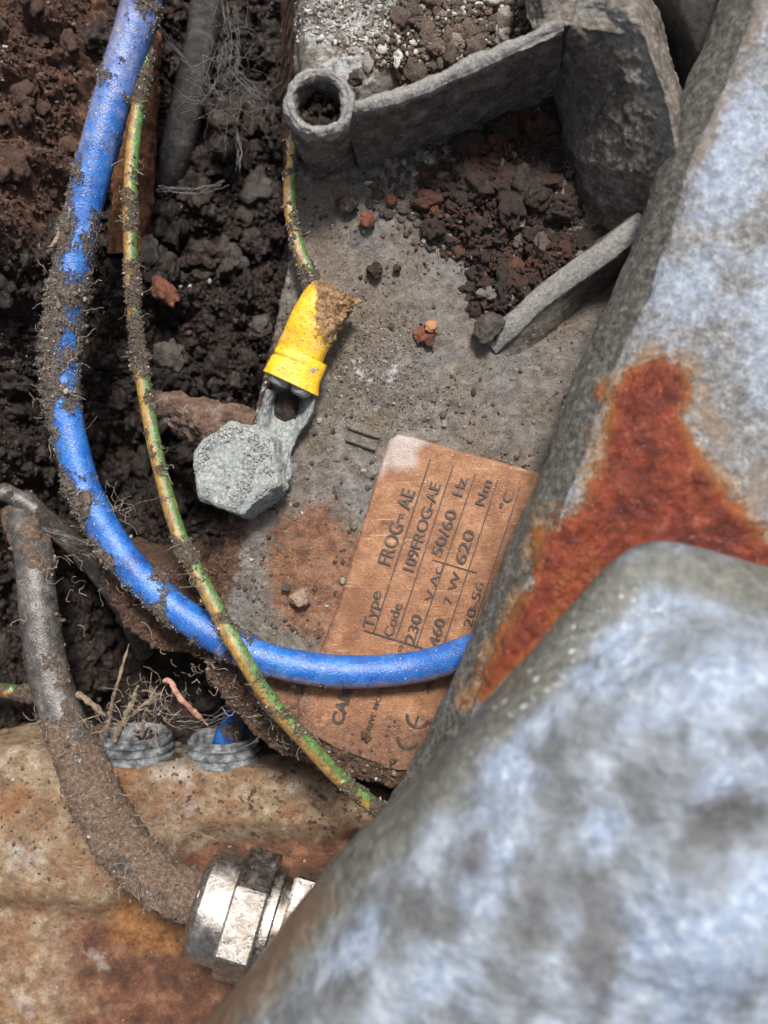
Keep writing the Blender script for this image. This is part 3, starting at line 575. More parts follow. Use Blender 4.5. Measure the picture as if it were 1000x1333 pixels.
# mound of soil in the pocket under the rib
POCK = [(540, 215), (600, 175), (715, 130), (760, 280), (830, 340), (760, 380), (700, 430), (640, 440), (610, 400), (600, 340), (550, 320)]
q = np.stack(np.meshgrid(np.arange(520, 880, 2.5), np.arange(110, 480, 2.5), indexing='ij'), -1); m_, n_ = q.shape[:2]; q = q.reshape(-1, 2)
sd = sdpoly(q, POCK); v = PA(np.concatenate([q, np.zeros((len(q), 1))], 1)); v[:, 2] = -.08+sstep(-10, 60, sd)*.25+(fbm(v, 3, 5, .6)*.22)*sstep(-15, 20, sd)
mound = mesh_obj('soil_mound', v, gridfaces(m_, n_), SOIL, origin=P(680, 300), attrs={'red': np.full(len(v), .2)})
MZ = v[:, 2].reshape(m_, n_)
tag(mound, 'dark soil heaped in the casing pocket below the rib', 'soil', None, 'stuff')
def on_mound(n, rmin, rmax, power, sub, seed, zoff=.3, poly=POCK):
    g = np.random.default_rng(seed); p_ = np.array(poly, float); q = g.uniform(p_.min(0), p_.max(0), (n*3, 2)); q = q[sdpoly(q, p_) > -4][:n]
    a = PA(np.concatenate([q, np.zeros((len(q), 1))], 1)); r = rmin+(rmax-rmin)*g.random(len(q))**power
    a[:, 2] = MZ[np.clip(((q[:, 0]-520)/2.5).astype(int), 0, m_-1), np.clip(((q[:, 1]-110)/2.5).astype(int), 0, n_-1)]+r*zoff; return grains(a, r, sub, .38, .8, seed)
cm = join([on_mound(70, .09, .2, 2, 3, 51), on_mound(500, .04, .09, 1.5, 2, 52), on_mound(9000, .01, .035, 1.6, 0, 53, 1.5)])
POCKM = M('pocket_crumbs', .9); POCKM.color(POCKM.mix(.45, POCKM.ramp(POCKM.island(), [(0, (.025, .018, .015)), (.5, (.055, .036, .028)), (.8, (.15, .05, .028)), (.93, (.22, .085, .045)), (.97, (.3, .27, .24)), (1, (.6, .57, .5))]), soil_color(POCKM, red=(.2, .06, .025)))); POCKM.bump(POCKM.noise(28, 8, .75), .08)
tag(mesh_obj('soil_crumbs', *cm, POCKM.m, origin=P(680, 300, .1)), 'black and rust red crumbs on the soil heap under the rib', 'soil', None, 'stuff')
# pile behind the rib at the top
TOPP = [(520, -40), (650, -40), (700, 20), (690, 55), (600, 95), (520, 125), (480, 125), (520, 60)]
g1 = join([on_casing(90, TOPP, .05, .13, 1.5, 2, 61, .5), on_casing(800, TOPP, .02, .05, 1.5, 1, 62, .8), on_casing(4000, TOPP, .01, .03, 1.5, 0, 63, 1.5)])
TOPM = make_grit('top_pile', [(0, (.03, .02, .015)), (.5, (.09, .055, .042)), (.75, (.17, .1, .07)), (.9, (.36, .33, .28)), (1, (.72, .72, .68))])
tag(mesh_obj('soil_crumbs', *g1, TOPM, origin=P(600, 50, .4)), 'brown and white crumbs heaped behind the rib at the top', 'soil', None, 'stuff')
g1 = on_casing(900, [(388, -30), (525, -30), (500, 110), (465, 110), (388, 80)], .01, .035, 1.8, 0, 64, .4)
tag(mesh_obj('white_grit', *g1, make_grit('white_grit', [(0, (.05, .04, .03)), (.3, (.3, .26, .22)), (.7, (.6, .58, .54)), (1, (.8, .8, .8))]), origin=P(450, 50, .8)), 'whitish grit crusted on the ridge above the tube', 'grit', None, 'stuff')

# ------------------------------------------------------------------ single stones
def pebble(name, px, py, r, z, mat, label, cat='pebble', flat=.8, seed=0, stretch=None, lump=.22, soil=False, grp=None):
    c = np.array(P(px, py, z)); v, f = grains(np.zeros((1, 3)), np.array([1.0]), 3, lump*1.4, flat, seed, 1.2)
    v = v/np.abs(v).max(0)*r
    if stretch:
        a, k = stretch; R_ = np.array([[math.cos(a), -math.sin(a)], [math.sin(a), math.cos(a)]]); v[:, 0] *= k; v[:, :2] = v[:, :2]@R_.T
    v[:, 2] *= flat
    tag(mesh_obj(name, v+c, f, mat, origin=c), label, cat, grp)
pebble('brick_crumb', 478, 286, .115, .12, REDSTONE, 'orange red crumb on the plate below the tube, beside a black crumb', 'crumb', .6, 1)
pebble('brick_crumb', 510, 260, .08, .1, REDSTONE, 'small brown red crumb on the plate, nearest the soil heap edge', 'crumb', .6, 2)
pebble('soil_crumb', 453, 265, .13, .12, CLOD, 'black angular crumb on the plate just below the tube', 'crumb', .6, 3, (0.3, 1.2))
pebble('soil_crumb', 488, 352, .12, .12, CLOD, 'dark crumbly lump alone in the middle of the upper plate', 'crumb', .6, 4)
pebble('soil_crumb', 517, 349, .06, .1, CLOD, 'tiny black round crumb right of the dark lump on the plate', 'crumb', .8, 5)
pebble('pebble', 561, 424, .09, .16, plain('orange_pebble', [(.3, (.42, .18, .07)), (.7, (.6, .32, .16))], 8), 'smooth orange pebble on top of a rusty crumb', 'pebble', .7, 6)
pebble('brick_crumb', 553, 437, .16, .08, REDSTONE, 'dark rusty flat crumb under the orange pebble', 'crumb', .4, 7)
pebble('stone', 637, 426, .18, .24, STONE, 'grey brown angular stone at the lower tip of the soil heap', 'stone', .6, 8, (.5, 1.25))
pebble('pebble', 391, 780, .15, .12, plain('tan_pebble', [(.3, (.2, .12, .08)), (.7, (.45, .33, .25))], 9), 'tan muddy pebble on the plate left of the nameplate', 'pebble', .7, 9)
pebble('pebble', 372, 765, .07, .1, STONE, 'small grey pebble touching the tan pebble', 'pebble', .7, 10)
pebble('stone', 222, 462, .26, -1.0, STONE, 'grey rounded stone in the soil left of the yellow sleeve', 'stone', .7, 11)
pebble('stone', 190, 330, .2, -1.2, STONE, 'dark grey stone wedged beside the green and yellow wire', 'stone', .7, 12, (1.3, 1.5))
pebble('brick_crumb', 213, 378, .17, -1.1, REDSTONE, 'long reddish stone chip lying in the dark soil', 'stone', .5, 13, (2.3, 1.7))
pebble('stone', 340, 425, .18, -1.0, STONE, 'brown stone in the soil just left of the casing edge', 'stone', .7, 14)
pebble('stone', 293, 150, .3, -1.0, CLOD, 'large brown clod below the cobwebs at the top', 'clod', .7, 15)
pebble('soil_crumb', 462, 96+8, .1, .95, CLOD, 'black bead sized crumb at the foot of the ridge by the tube', 'crumb', .8, 16)
pebble('soil_clod', 690, 245, .34, .3, CLOD, 'largest dark clod in the casing pocket', 'clod', .6, 17, (.2, 1.1), .3)
pebble('soil_clod', 632, 235, .2, .25, CLOD, 'black clod left of the largest clod in the pocket', 'clod', .6, 18, (.2, 1.1), .3)
# flat slab-like stone sticking out under the bolt
rows = [[(196, 505, -1.1), (230, 512, -.9), (275, 520, -.7), (330, 530, -.5)], [(198, 520, -.75), (235, 522, -.5), (280, 530, -.35), (335, 545, -.25)], [(212, 545, -.7), (245, 552, -.45), (280, 562, -.3), (330, 580, -.2)], [(225, 562, -.85), (255, 578, -.65), (285, 588, -.5), (325, 610, -.4)], [(222, 552, -1.6), (255, 570, -1.6), (285, 580, -1.5), (325, 600, -1.4)]]
v, n_ = loft(rows, 70, 90); n_ = n_*np.sign(n_[:, 2].mean()); v = v+n_*(fbm(v, 3, 5, .6)*.12)[:, None]
tag(mesh_obj('stone', v, gridfaces(70, 90), plain('slab_stone', [(.3, (.08, .055, .045)), (.52, (.2, .12, .085)), (.62, (.26, .16, .11)), (.75, (.34, .31, .3))], 5, .7, 0, .1), origin=P(260, 545, -1)), 'flat pinkish brown stone jutting out left of the hex bolt', 'stone')

# ------------------------------------------------------------------ cables
def cable(name, path, r, mat, label, cat, seg=24, step=.035, dirt=None, seed=0, lumps=.05, film=None, parent=None, grit=True, width=1.0, fib=None, dthr=(.0, .3)):
    p = resample([P(*a) for a in path], step)
    L = np.linspace(0, 1, len(p)); rad = np.interp(L, np.linspace(0, 1, len(r)), r) if hasattr(r, '__len__') else np.full(len(p), r)
    v, f, nr, sd_, u_ = tube(p, rad, seg)
    d = dirt(toPx(v), u_, nr) if dirt else np.zeros(len(v))
    d = np.clip(d+fbm(v, 2.2, 4, .6, off=seed)*.9, 0, 1)
    v2 = v+nr*(np.clip(d-.35, 0, 1)*(lumps*.6+np.abs(fbm(v, 5, 4, .65, off=seed+3))*lumps*3))[:, None]+nr*(fbm(v, 1.1, 2, .5)*.015)[:, None]
    # end caps
    c0, c1 = len(v2), len(v2)+1; v2 = np.concatenate([v2, [p[0]], [p[-1]]]); n = len(p)
    cap = [(c0, (j+1) % seg, j, j) for j in range(seg)]+[(c1, (n-1)*seg+j, (n-1)*seg+(j+1) % seg, (n-1)*seg+(j+1) % seg) for j in range(seg)]
    ft = np.concatenate([tri(f), np.array(cap)[:, :3]])
    at = {'dirt': np.append(d, [0, 0]), 'side': np.append(sd_, [0, 0]), 'film': np.append(film(toPx(v), u_, nr) if film else np.zeros(len(v)), [0, 0])}
    top = parent is None
    o = mesh_obj(name, v2, ft, mat, parent, at, origin=p[0] if top else None)
    if top: tag(o, label, cat)
    elif label: o['label'] = label
    return o, v2[:-2], nr, d, p
GR = []
def stick_grit(v, nr, d, n, rmin, rmax, seed, thr=.4):
    g = np.random.default_rng(seed); k = np.where((d > thr) & (nr[:, 2] > -.3))[0]
    if len(k) == 0: return
    i = g.choice(k, n); r = rmin+(rmax-rmin)*g.random(n)**2
    GR.append(grains(v[i]+nr[i]*r[:, None]*.3, r, 0, .35, .8, seed))
def blue_dirt(q, u, nr):
    a = sstep(0, 1, np.clip(1-np.abs(q[:, 1]-420)/190, 0, 1))*.75          # heavy mud around y 300-560
    leftside = np.clip(-nr[:, 0]*.9, -.2, 1)
    a = a+leftside*.42*sstep(200, 330, q[:, 1])*sstep(800, 740, q[:, 1])
    a += np.exp(-((q[:, 1]-640)/24)**2)*.38+np.exp(-((q[:, 1]-290)/30)**2)*.3+np.exp(-((q[:, 0]-210)/14)**2)*(q[:, 1] > 740)*.55
    a += np.clip(-nr[:, 1]*.6-nr[:, 0]*.6, 0, 1)*.55*sstep(540, 600, q[:, 1])*sstep(330, 220, q[:, 0])
    a += np.clip(-nr[:, 1], 0, 1)*.3*(q[:, 0] > 250)-.3*sstep(330, 380, q[:, 0])
    return a+.12*sstep(400, 100, q[:, 1])+.07
def blue_film(q, u, nr): return .15+sstep(330, 60, q[:, 1])*.38+np.clip(-nr[:, 0], 0, 1)*.4*sstep(900, 700, q[:, 1])+sstep(.2, .9, -nr[:, 1])*.8*(q[:, 0] > 280)
BP = [(205, -120, .55), (185, 0, .45), (158, 90, .4), (128, 195, .35), (104, 300, .25), (86, 400, .2), (80, 480, .15), (90, 560, .15), (112, 640, .15), (150, 710, .16), (200, 768, .2), (260, 815, .26), (330, 852, .33), (400, 870, .33), (470, 875, .33), (540, 869, .36), (600, 852, .5), (660, 825, .6), (740, 770, .7)]
o, v, nr, d, p = cable('blue_cable', BP, [.245, .245, .235, .225, .215, .21, .205, .205, .205, .21, .21, .2, .19], BLUE, 'thick bright blue cable curving from top left to under the casting', 'cable', 28, .03, blue_dirt, 2, .07, blue_film)
stick_grit(v, nr, d, 11000, .004, .014, 71); stick_grit(v, nr, d, 90, .02, .045, 72, .6)
def earth_dirt(q, u, nr): return .24+sstep(0, 1, np.clip(1-np.abs(q[:, 1]-430)/130, 0, 1))*.5+np.exp(-((q[:, 1]-285)/45)**2)*.25+np.exp(-((q[:, 1]-720)/30)**2)*.3+sstep(1000, 1050, q[:, 1])*.2
EP = [(215, -120, .3), (200, 0, .25), (193, 60, .3), (178, 150, .35), (170, 240, .35), (170, 330, .35), (177, 430, .3), (190, 520, .3), (208, 610, .35), (235, 700, .45), (275, 780, .6), (310, 845, .82), (350, 910, .75), (400, 968, .65), (445, 1015, .5), (490, 1050, .35), (560, 1090, .2)]
o, v, nr, d, p = cable('earth_wire', EP, [.07, .078, .088, .092, .093, .096, .1, .1, .1, .098], EARTH, 'long thin green and yellow wire crossing over the blue cable', 'wire', 18, .025, earth_dirt, 9, .05)
stick_grit(v, nr, d, 1800, .006, .02, 73)
EU = [(392, 150, .25), (384, 190, .3), (378, 235, .33), (378, 275, .35), (388, 320, .38), (400, 352, .42), (412, 385, .45)]
ring = empty('ring_terminal', P(385, 505, .1), 'corroded ring terminal with bright yellow crimp sleeve held under the hex bolt', 'ring terminal')
o, v, nr, d, p = cable('earth_wire', EU, [.07, .075, .085, .095], EARTH, 'short green and yellow wire end running from the tube into the yellow sleeve', 'wire', 18, .02, lambda q, u, n: .3+sstep(300, 380, q[:, 1])*.3, 14, .06)
stick_grit(v, nr, d, 500, .006, .022, 74)
def black_dirt(q, u, nr): return sstep(860, 1000, q[:, 1])*.75+.12+sstep(790, 700, q[:, 1])*.4
KP = [(20, 640, -2.0), (30, 675, -1.3), (44, 725, -.9), (50, 790, -.75), (62, 870, -.7), (88, 950, -.6), (120, 1030, -.45), (160, 1100, -.3), (205, 1145, -.15), (250, 1168, -.05), (300, 1182, -.02)]
o, v, nr, d, p = cable('black_cable', KP, [.23, .25, .255, .265, .28, .295, .31, .31, .305, .31], BLACK, 'thick black muddy cable at lower left running into the metal gland', 'cable', 40, .025, black_dirt, 20, .05)
stick_grit(v, nr, d, 1200, .004, .012, 75); stick_grit(v, nr, d, 120, .015, .035, 76)
DP = [(-60, 640, -1.2), (0, 640, -1.15), (40, 660, -1.2), (80, 695, -1.3), (120, 735, -1.5), (160, 790, -1.9), (190, 850, -2.4)]
o, v, nr, d, p = cable('thin_black_cable', DP, [.13, .14, .15, .16], MUDDY, 'thin dark cable at left crossing behind the thick black cable', 'cable', 18, .03, lambda q, u, n: .45+0*u, 24, .05)
DIRTY2 = [(-60, 893, -1.3), (0, 898, -1.3), (35, 903, -1.35), (70, 905, -1.6)]
cable('earth_wire', DIRTY2, .1, EARTH, 'stub of rusty dull green wire at the left edge', 'wire', 18, .03, lambda q, u, n: .8+0*u, 28, .05)
DK = [(268, 10, -2.2), (262, 60, -1.7), (252, 100, -1.35), (241, 150, -1.25), (228, 205, -1.4), (212, 270, -2.0)]
cable('dark_pipe', DK, [.24, .24, .24, .24], DARKPIPE, 'dark glossy pipe half buried in soil right of the green wire at top', 'pipe', 24, .04, None, 30, .03)
rows = [[(205, -60, -1.4), (208, 60, -1.4), (205, 180, -1.4), (195, 330, -1.5)], [(196, -60, -.95), (198, 60, -.95), (196, 180, -1.0), (184, 330, -1.1)], [(160, -60, -.9), (162, 60, -.9), (158, 180, -.95), (148, 330, -1.0)], [(150, -60, -1.6), (152, 60, -1.6), (150, 180, -1.6), (140, 330, -1.7)]]
v, n_ = loft(rows, 40, 120); n_ = n_*np.sign(n_[:, 2].mean()); v = v+n_*(fbm(v, 3, 5, .6)*.1)[:, None]
tag(mesh_obj('rusty_strip', v, gridfaces(40, 120), RUSTPL, origin=P(180, 150, -1.3)), 'rusty orange metal strip buried behind the blue cable at top', 'metal strip')
tag(mesh_obj('cable_grit', *join(GR), make_grit('cable_grit', [(0, (.03, .023, .018)), (.5, (.09, .07, .055)), (.85, (.2, .165, .135)), (1, (.5, .46, .42))]), origin=P(90, 420)), 'fine grit and mud crumbs stuck along the cables', 'grit', None, 'stuff')

# ------------------------------------------------------------------ ring terminal, sleeve and bolt
a0, a1 = np.array(P(434, 378, .48)), np.array(P(379, 500, .42)); ax = a1-a0; Ls = np.linalg.norm(ax); ax /= Ls
sx = np.cross(ax, [0, 0, 1]); sx /= np.linalg.norm(sx); sz = np.cross(sx, ax)
S = 90; A = 64; t = np.linspace(0, 1, S); an = np.linspace(0, 2*np.pi, A, endpoint=False)
wx = np.interp(t, [0, .06, .3, .55, .72, .8, .86, 1], [.24, .29, .31, .3, .31, .33, .345, .385]); wz = np.interp(t, [0, .06, .3, .5, .7, .85, 1], [.15, .2, .23, .2, .17, .18, .2])
crease = -.03*np.exp(-((t-.8)/.015)**2)
bend = -.06*np.sin(t*np.pi)
v = (a0+t[:, None]*ax*Ls+bend[:, None]*-sx*1)[:, None]+(np.cos(an)[None, :, None]*sx*(wx+crease)[:, None, None]+np.sin(an)[None, :, None]*sz*(wz+crease)[:, None, None])
v = v.reshape(-1, 3); nn = vnormals(v, S, A, True); nn *= np.sign(((v-np.repeat((a0+t[:, None]*ax*Ls), A, 0))*nn).sum(1).mean())
v = v+nn*(fbm(v, 2.5, 3, .5)*.03)[:, None]
# inner wall (so that the sleeve is a hollow tube)
rim = v.reshape(S, A, 3)[-1]; cen = rim.mean(0); inner = [cen+(rim-cen)*.9-ax*.005, cen+(rim-cen)*.86-ax*.05, cen+(rim-cen)*.84-ax*.4]
v = np.concatenate([v]+inner); tt = np.concatenate([np.repeat(t, A), np.ones(3*A)])
q = toPx(v); dm = sstep(.75, .1, tt)*sstep(-16, 16, (q[:, 0]-(416-(q[:, 1]-380)*.12)))*.85+sstep(.12, 0, tt)*.3+.16
v = v+np.concatenate([nn, np.zeros((3*A, 3))])*(np.clip(dm-.3, 0, 1)*np.abs(fbm(v, 6, 4, .6))*.25)[:, None]
mesh_obj('crimp_sleeve', v, gridfaces(S+3, A, True), YELLOW, ring, {'dirt': dm})
# metal barrel peeping out: two rolled lobes
for sgn, zz in ((-1, 0), (1, .0)):
    p = resample([a1+sx*sgn*.15+ax*x_+sz*zz for x_ in (-.35, -.1, .02, .1)], .02); v, f, nr, sd_, u_ = tube(p, np.interp(np.linspace(0, 1, len(p)), [0, .8, .95, 1], [.14, .14, .11, .02]), 24)
    v = v+nr*(fbm(v, 8, 3, .6)*.03)[:, None]; mesh_obj('barrel_lobe', v, f, OXIDE, ring)
# tongue: two side cheeks and a floor, closing to the flat ring
bc = np.array(P(318, 612, .38))
def slab(poly, z0, z1, n=60, disp=.03, mat=OXIDE, name='tongue', hole=None, parent=ring):
    pl = np.array(poly, float); pl = np.vstack([pl, pl[:1]]); L = np.concatenate([[0], np.cumsum(np.linalg.norm(np.diff(pl, axis=0), axis=1))]); s = np.linspace(0, L[-1], n*4, endpoint=False)
    pl = np.stack([np.interp(s, L, pl[:, k]) for k in (0, 1)], -1); c = pl.mean(0) if hole is None else np.array(hole[0])
    rows = []
    for k, zz in ((0.05, z1), (.3, z1), (.6, z1), (.8, z1), (.93, z1), (1, z1-.04), (1.0, (z0+z1)/2), (1, z0)): rows.append(PA(np.concatenate([c+(pl-c)*k, np.full((len(pl), 1), zz)], 1)))
    a = catmull(np.array(rows), 50); v = a.reshape(-1, 3); nn = vnormals(v, 50, len(pl), True)
    if nn[:len(pl), 2].mean() < 0: nn = -nn
    v = v+nn*(fbm(v, 7, 4, .65)*disp)[:, None]; return mesh_obj(name, v, gridfaces(50, len(pl), True), mat, parent)
Lf = catmull([(346, 506), (341, 530), (334, 555), (326, 580), (322, 604)], 60); Rt = catmull([(414, 521), (407, 542), (393, 562), (381, 584), (374, 612)], 60)
tt_ = np.linspace(0, 1, 60); rim_z = np.interp(tt_, [0, .35, .7, 1], [.42, .36, .24, .2]); flo_z = np.interp(tt_, [0, .2, .42, .7, 1], [-.08, .0, .17, .22, .19])
net = []
for c_, kz, kx in ((-1.0, -1, 1.02), (-1.0, .5, 1.0), (-.93, 1, 1), (-.84, 1, 1), (-.72, .8, 1), (-.5, .25, 1), (-.2, 0, 1), (.2, 0, 1), (.5, .25, 1), (.72, .8, 1), (.84, 1, 1), (.93, 1, 1), (1.0, .5, 1.0), (1.0, -1, 1.02)):
    xy = (Lf+Rt)/2+(Rt-Lf)/2*c_*kx; zz = flo_z+(rim_z-flo_z)*kz if kz >= 0 else np.full(60, .03); net.append(np.concatenate([xy, zz[:, None]], 1))
v, n_ = loft(np.array(net), 90, 90); n_ = n_*np.sign(n_[:, 2].mean()); v = v+n_*(fbm(v, 6, 4, .6)*.03)[:, None]
mesh_obj('tongue', v, gridfaces(90, 90), OXIDE, ring)
v, f = grains(PA([(372, 532, .1), (362, 540, .08), (386, 545, .08), (378, 520, .12)]), np.array([.14, .1, .11, .1]), 3, .3, .5, 12)  # dark clump put in to deepen the shade of the hollow
tag(mesh_obj('dark_plug', v, f, CLOD, ring), None, None, None, 'stuff')
slab([(322+58*math.cos(a), 610+56*math.sin(a)) for a in an], .05, .3, 30, .05, name='ring')
# hex bolt head, tilted a little
bolt = empty('hex_bolt', P(318, 612, .1), 'corroded whitish grey hex bolt head clamping the ring terminal', 'bolt')
axb = np.array([-.16, .1, 1.0]); axb /= np.linalg.norm(axb)
v, f, r_, s_ = lathe([(.0, .40), (.2, .405), (.4, .405), (.48, .4), (.515, .375), (.53, .33), (.53, -.1)], P(318, 614, .28), axb, 150, .015, .04, 5, 2, hexr=R(8), corner=1.13)
v = v+0
mesh_obj('bolt_head', v, f, OXIDE, bolt, {})
g = np.random.default_rng(8); n = 2600; a = g.uniform(0, 6.28, n); rr = .5*np.sqrt(g.random(n)); e1 = np.cross(axb, [0, 1, 0]); e1 /= np.linalg.norm(e1); e2 = np.cross(axb, e1)
pts = np.array(P(318, 614, .28))+axb*.425+rr[:, None]*(np.cos(a)[:, None]*e1+np.sin(a)[:, None]*e2)
k = (rr > g.random(n)*.45) & (fbm(pts, 4, 3, .6) > -.12+.25*(rr < .33))
tag(mesh_obj('corrosion_crust', *grains(pts[k], g.uniform(.004, .013, k.sum()), 0, .4, .5, 9), make_grit('crust', [(0, (.15, .16, .16)), (.4, (.35, .38, .38)), (.8, (.6, .6, .55)), (1, (.8, .78, .7))]), bolt), None, None, None, 'stuff')

# ------------------------------------------------------------------ rusty painted box at lower left
BOXP = np.array([P(a, b, -1.0)[:2] for a, b in [(-200, 985), (0, 973), (60, 975), (110, 992), (200, 998), (330, 1000), (420, 1006), (520, 1040), (800, 1100), (900, 1700), (-200, 1700)]])
gx3 = np.arange(-8, 3.5, .026); gy3 = np.arange(-9.5, -2.6, .026); X, Y = np.meshgrid(gx3, gy3, indexing='ij'); q = np.stack([X.ravel(), Y.ravel()], -1); q3 = np.concatenate([q, 0*q[:, :1]], 1)
sd = sdpoly(q, BOXP)+fbm(q3, 2, 3, .5)*.04; s = D/(D+1.0); px = 500+q[:, 0]*100*s; py = 666.5-q[:, 1]*100*s
z = rounded(sd, -1.0, .25, -3.2, 12); step = sdpoly(np.stack([px, py], -1), [(-50, 1170), (130, 1190), (260, 1090), (470, 1090), (520, 1400), (-50, 1400)])
z = z-sstep(-25, 25, step)*.3+fbm(q3, 1.0, 3, .5)*.03+np.abs(fbm(q3, 8, 3, .6))*.02
red = sstep(-20, 30, step)*(.35+.5*sstep(30, 150, px))+sstep(400, 480, px)*sstep(1160, 1020, py)*.5
amber = sstep(80, 20, np.hypot((px-190)*.8, py-1210))*.9+sstep(50, 10, np.hypot(px-165, (py-1005)*1.5))*.7+sstep(60, 10, np.hypot((px-25), py-1040))*.6
white = sstep(28, 0, np.abs(py-1000))*.32+sstep(60, 20, np.hypot(px-225, py-1035))*.5+sstep(50, 10, np.hypot((px-375)*.6, py-1035))*.42+sstep(50, 20, np.hypot(px-30, py-1110))*.45+sstep(40, 10, np.hypot(px-115, (py-1265)*.6))*.35+sstep(50, 10, np.hypot(px-20, py-1325))*.5+.05
spot = sstep(150, 250, px)*sstep(980, 1010, py)*sstep(1150, 1090, py)*.42+.05
mud = sstep(25, 5, py-990)*sstep(80, 150, px)*.5+sstep(380, 480, px)*sstep(1200, 1020, py)*.5
k = sd > -.3; f = gridfaces(len(gx3), len(gy3)); f = f[k[f].all(1)]; idx = np.full(len(q), -1); used = np.unique(f); idx[used] = np.arange(len(used))
v = np.concatenate([q, z[:, None]], 1)
bx_ = mesh_obj('painted_box', v[used], idx[f], BOX, None, {'red': red[used], 'amber': amber[used], 'white': white[used], 'spot': spot[used], 'mud': mud[used]}, origin=P(150, 1150, -1.2))
tag(bx_, 'rust stained cream painted metal box filling the lower left corner', 'metal box')
g = np.random.default_rng(77); n = 2600; qx, qy = g.uniform(-20, 520, n), g.uniform(985, 1340, n); a = PA(np.stack([qx, qy, np.full(n, -1.1)], -1))
i = np.clip(((a[:, 0]-gx3[0])/.026).astype(int), 0, len(gx3)-1); j = np.clip(((a[:, 1]-gy3[0])/.026).astype(int), 0, len(gy3)-1); a[:, 2] = z.reshape(len(gx3), -1)[i, j]; ok = (a[:, 2] > -1.6) & (g.random(n) < sstep(1350, 1000, qy)*.8+.15)
r = .006+.022*g.random(n)**3
tag(mesh_obj('dirt_specks', *grains(a[ok], r[ok], 0, .35, .7, 78), GRIT, origin=P(200, 1100, -1.1)), 'fine dirt specks on the rust stained painted box', 'dirt', None, 'stuff')

# ribbed grey cable entries behind the box
def ribbed(px, py, label, k_):
    t = empty('ribbed_grommet', P(px, py, -1.7), label, 'grommet')
    prof = [(.1, .0), (.6, .0)]
    for k in range(5): prof += [(.6-k*.02, .02+k*.12), (.6-k*.02, .065+k*.12), (.555-k*.02, .085+k*.12), (.555-k*.02, .12+k*.12)]
    prof += [(.46, .62), (.4, .6), (.38, .3), (.02, .28)]
    v, f, r_, s_ = lathe(prof, P(px, py, -1.62), (0, .995, .06), 72, .012, .01, 5, k_); mesh_obj('ribbed_collar', v, f, GREYPL, t); return t
ribbed(178, 1006, 'grey ribbed grommet below the tuft of dry roots', 0)
ribbed(292, 1010, 'darker grey ribbed grommet right of the root tuft, holding a blue cable end', 4)
cable('blue_cable', [(292, 972, -1.6), (297, 958, -1.35), (306, 940, -1.5), (318, 900, -2.2)], .19, BLUE, 'short blue cable end in the right hand ribbed grommet', 'cable', 20, .03, lambda q, u, n: .3+0*u, 40, .04)

# ------------------------------------------------------------------ nickel cable gland
gland = empty('cable_gland', P(320, 1185, -.8), 'shiny nickel plated hex cable gland at the end of the black cable', 'cable gland')
ax = np.array([.962, -.27, .04]); ax /= np.linalg.norm(ax); c0 = np.array(P(258, 1172, .0))
v, f, r_, s_ = lathe([(.36, .12), (.42, .03), (.52, .0), (.62, .04), (.68, .11), (.705, .22), (.71, .46), (.69, .48)], c0, ax, 96, .02, .012, 3)
mesh_obj('dome_nut', v, f, NICKEL, gland)
v, f, r_, s_ = lathe([(.6, .46), (.715, .46), (.735, .49), (.735, .87), (.715, .9), (.6, .9)], c0, ax, 120, .02, .004, 4, hexr=-R(13))
mesh_obj('hex_nut', v, f, NICKEL, gland, smooth=False)
v, f, r_, s_ = lathe([(.5, .9), (.68, .9), (.69, .94), (.69, 1.02), (.62, 1.04), (.6, 1.12), (.6, 1.14)], c0, ax, 96, .02, .006, 4); mesh_obj('collar', v, f, NICKEL, gland)
v, f, r_, s_ = lathe([(.5, 1.14), (.68, 1.14), (.7, 1.18), (.7, 1.5), (.66, 1.54), (.5, 1.54)], c0, ax, 96, .02, .006, 4, hexr=R(18)); mesh_obj('hex_body', v, f, NICKEL, gland, smooth=False)
v, f, r_, s_ = lathe([(.5, 1.5), (.5, 1.54), (.5, 2.6), (.02, 2.6)], c0, ax, 48, .05, .01, 4); mesh_obj('threaded_stub', v, f, NICKEL, gland)

# ------------------------------------------------------------------ big casting in the foreground
cast = empty('cast_arm', P(800, 800, 0), 'large galvanised cast arm crossing the right side with a rust patch', 'cast arm')
E = [(965, -100), (938, 0), (905, 85), (872, 170), (832, 285), (790, 398), (752, 480), (705, 612), (652, 730), (603, 850), (560, 948), (515, 1030), (470, 1110)]
n = len(E)
def row(dx, dz_, tilt=0):
    out = []
    for k, (a, b) in enumerate(E):
        out.append((a+dx, b+dx*.18, dz_))
    return out
rows = [[(a+90, b+15, -1.2) for a, b in E], [(a+30, b+8, .2) for a, b in E], [(a+3, b+1, 1.15) for a, b in E], [(a+2, b+1, 1.45) for a, b in E], [(a+16, b+5, 1.75) for a, b in E], [(a+38, b+11, 1.98) for a, b in E], [(a+52, b+15, 2.12) for a, b in E], [(a+75, b+20, 2.2) for a, b in E],
        [(a+130, b+30, 2.25) for a, b in E], [(a+210, b+40, 2.35) for a, b in E], [(a+330, b+50, 2.4) for a, b in E], [(a+480, b+60, 2.3) for a, b in E], [(a+640, b+60, 2.1) for a, b in E], [(a+700, b+60, -1.0) for a, b in E]]
Mr, Nr = 420, 420
uu = np.concatenate([np.linspace(0, 7, 170, endpoint=False), np.linspace(7, 10.5, 200, endpoint=False), np.linspace(10.5, 13, 50)])
a = catmull(PA(rows), 14*60); a = a[np.clip((uu/13*(14*60-1)).astype(int), 0, 14*60-1)]
a = np.swapaxes(catmull(np.swapaxes(a, 0, 1), Nr), 0, 1); v = a.reshape(-1, 3); nn = vnormals(v, len(uu), Nr); nn *= np.sign(nn[(np.repeat(uu, Nr) > 8)][:, 2].mean())
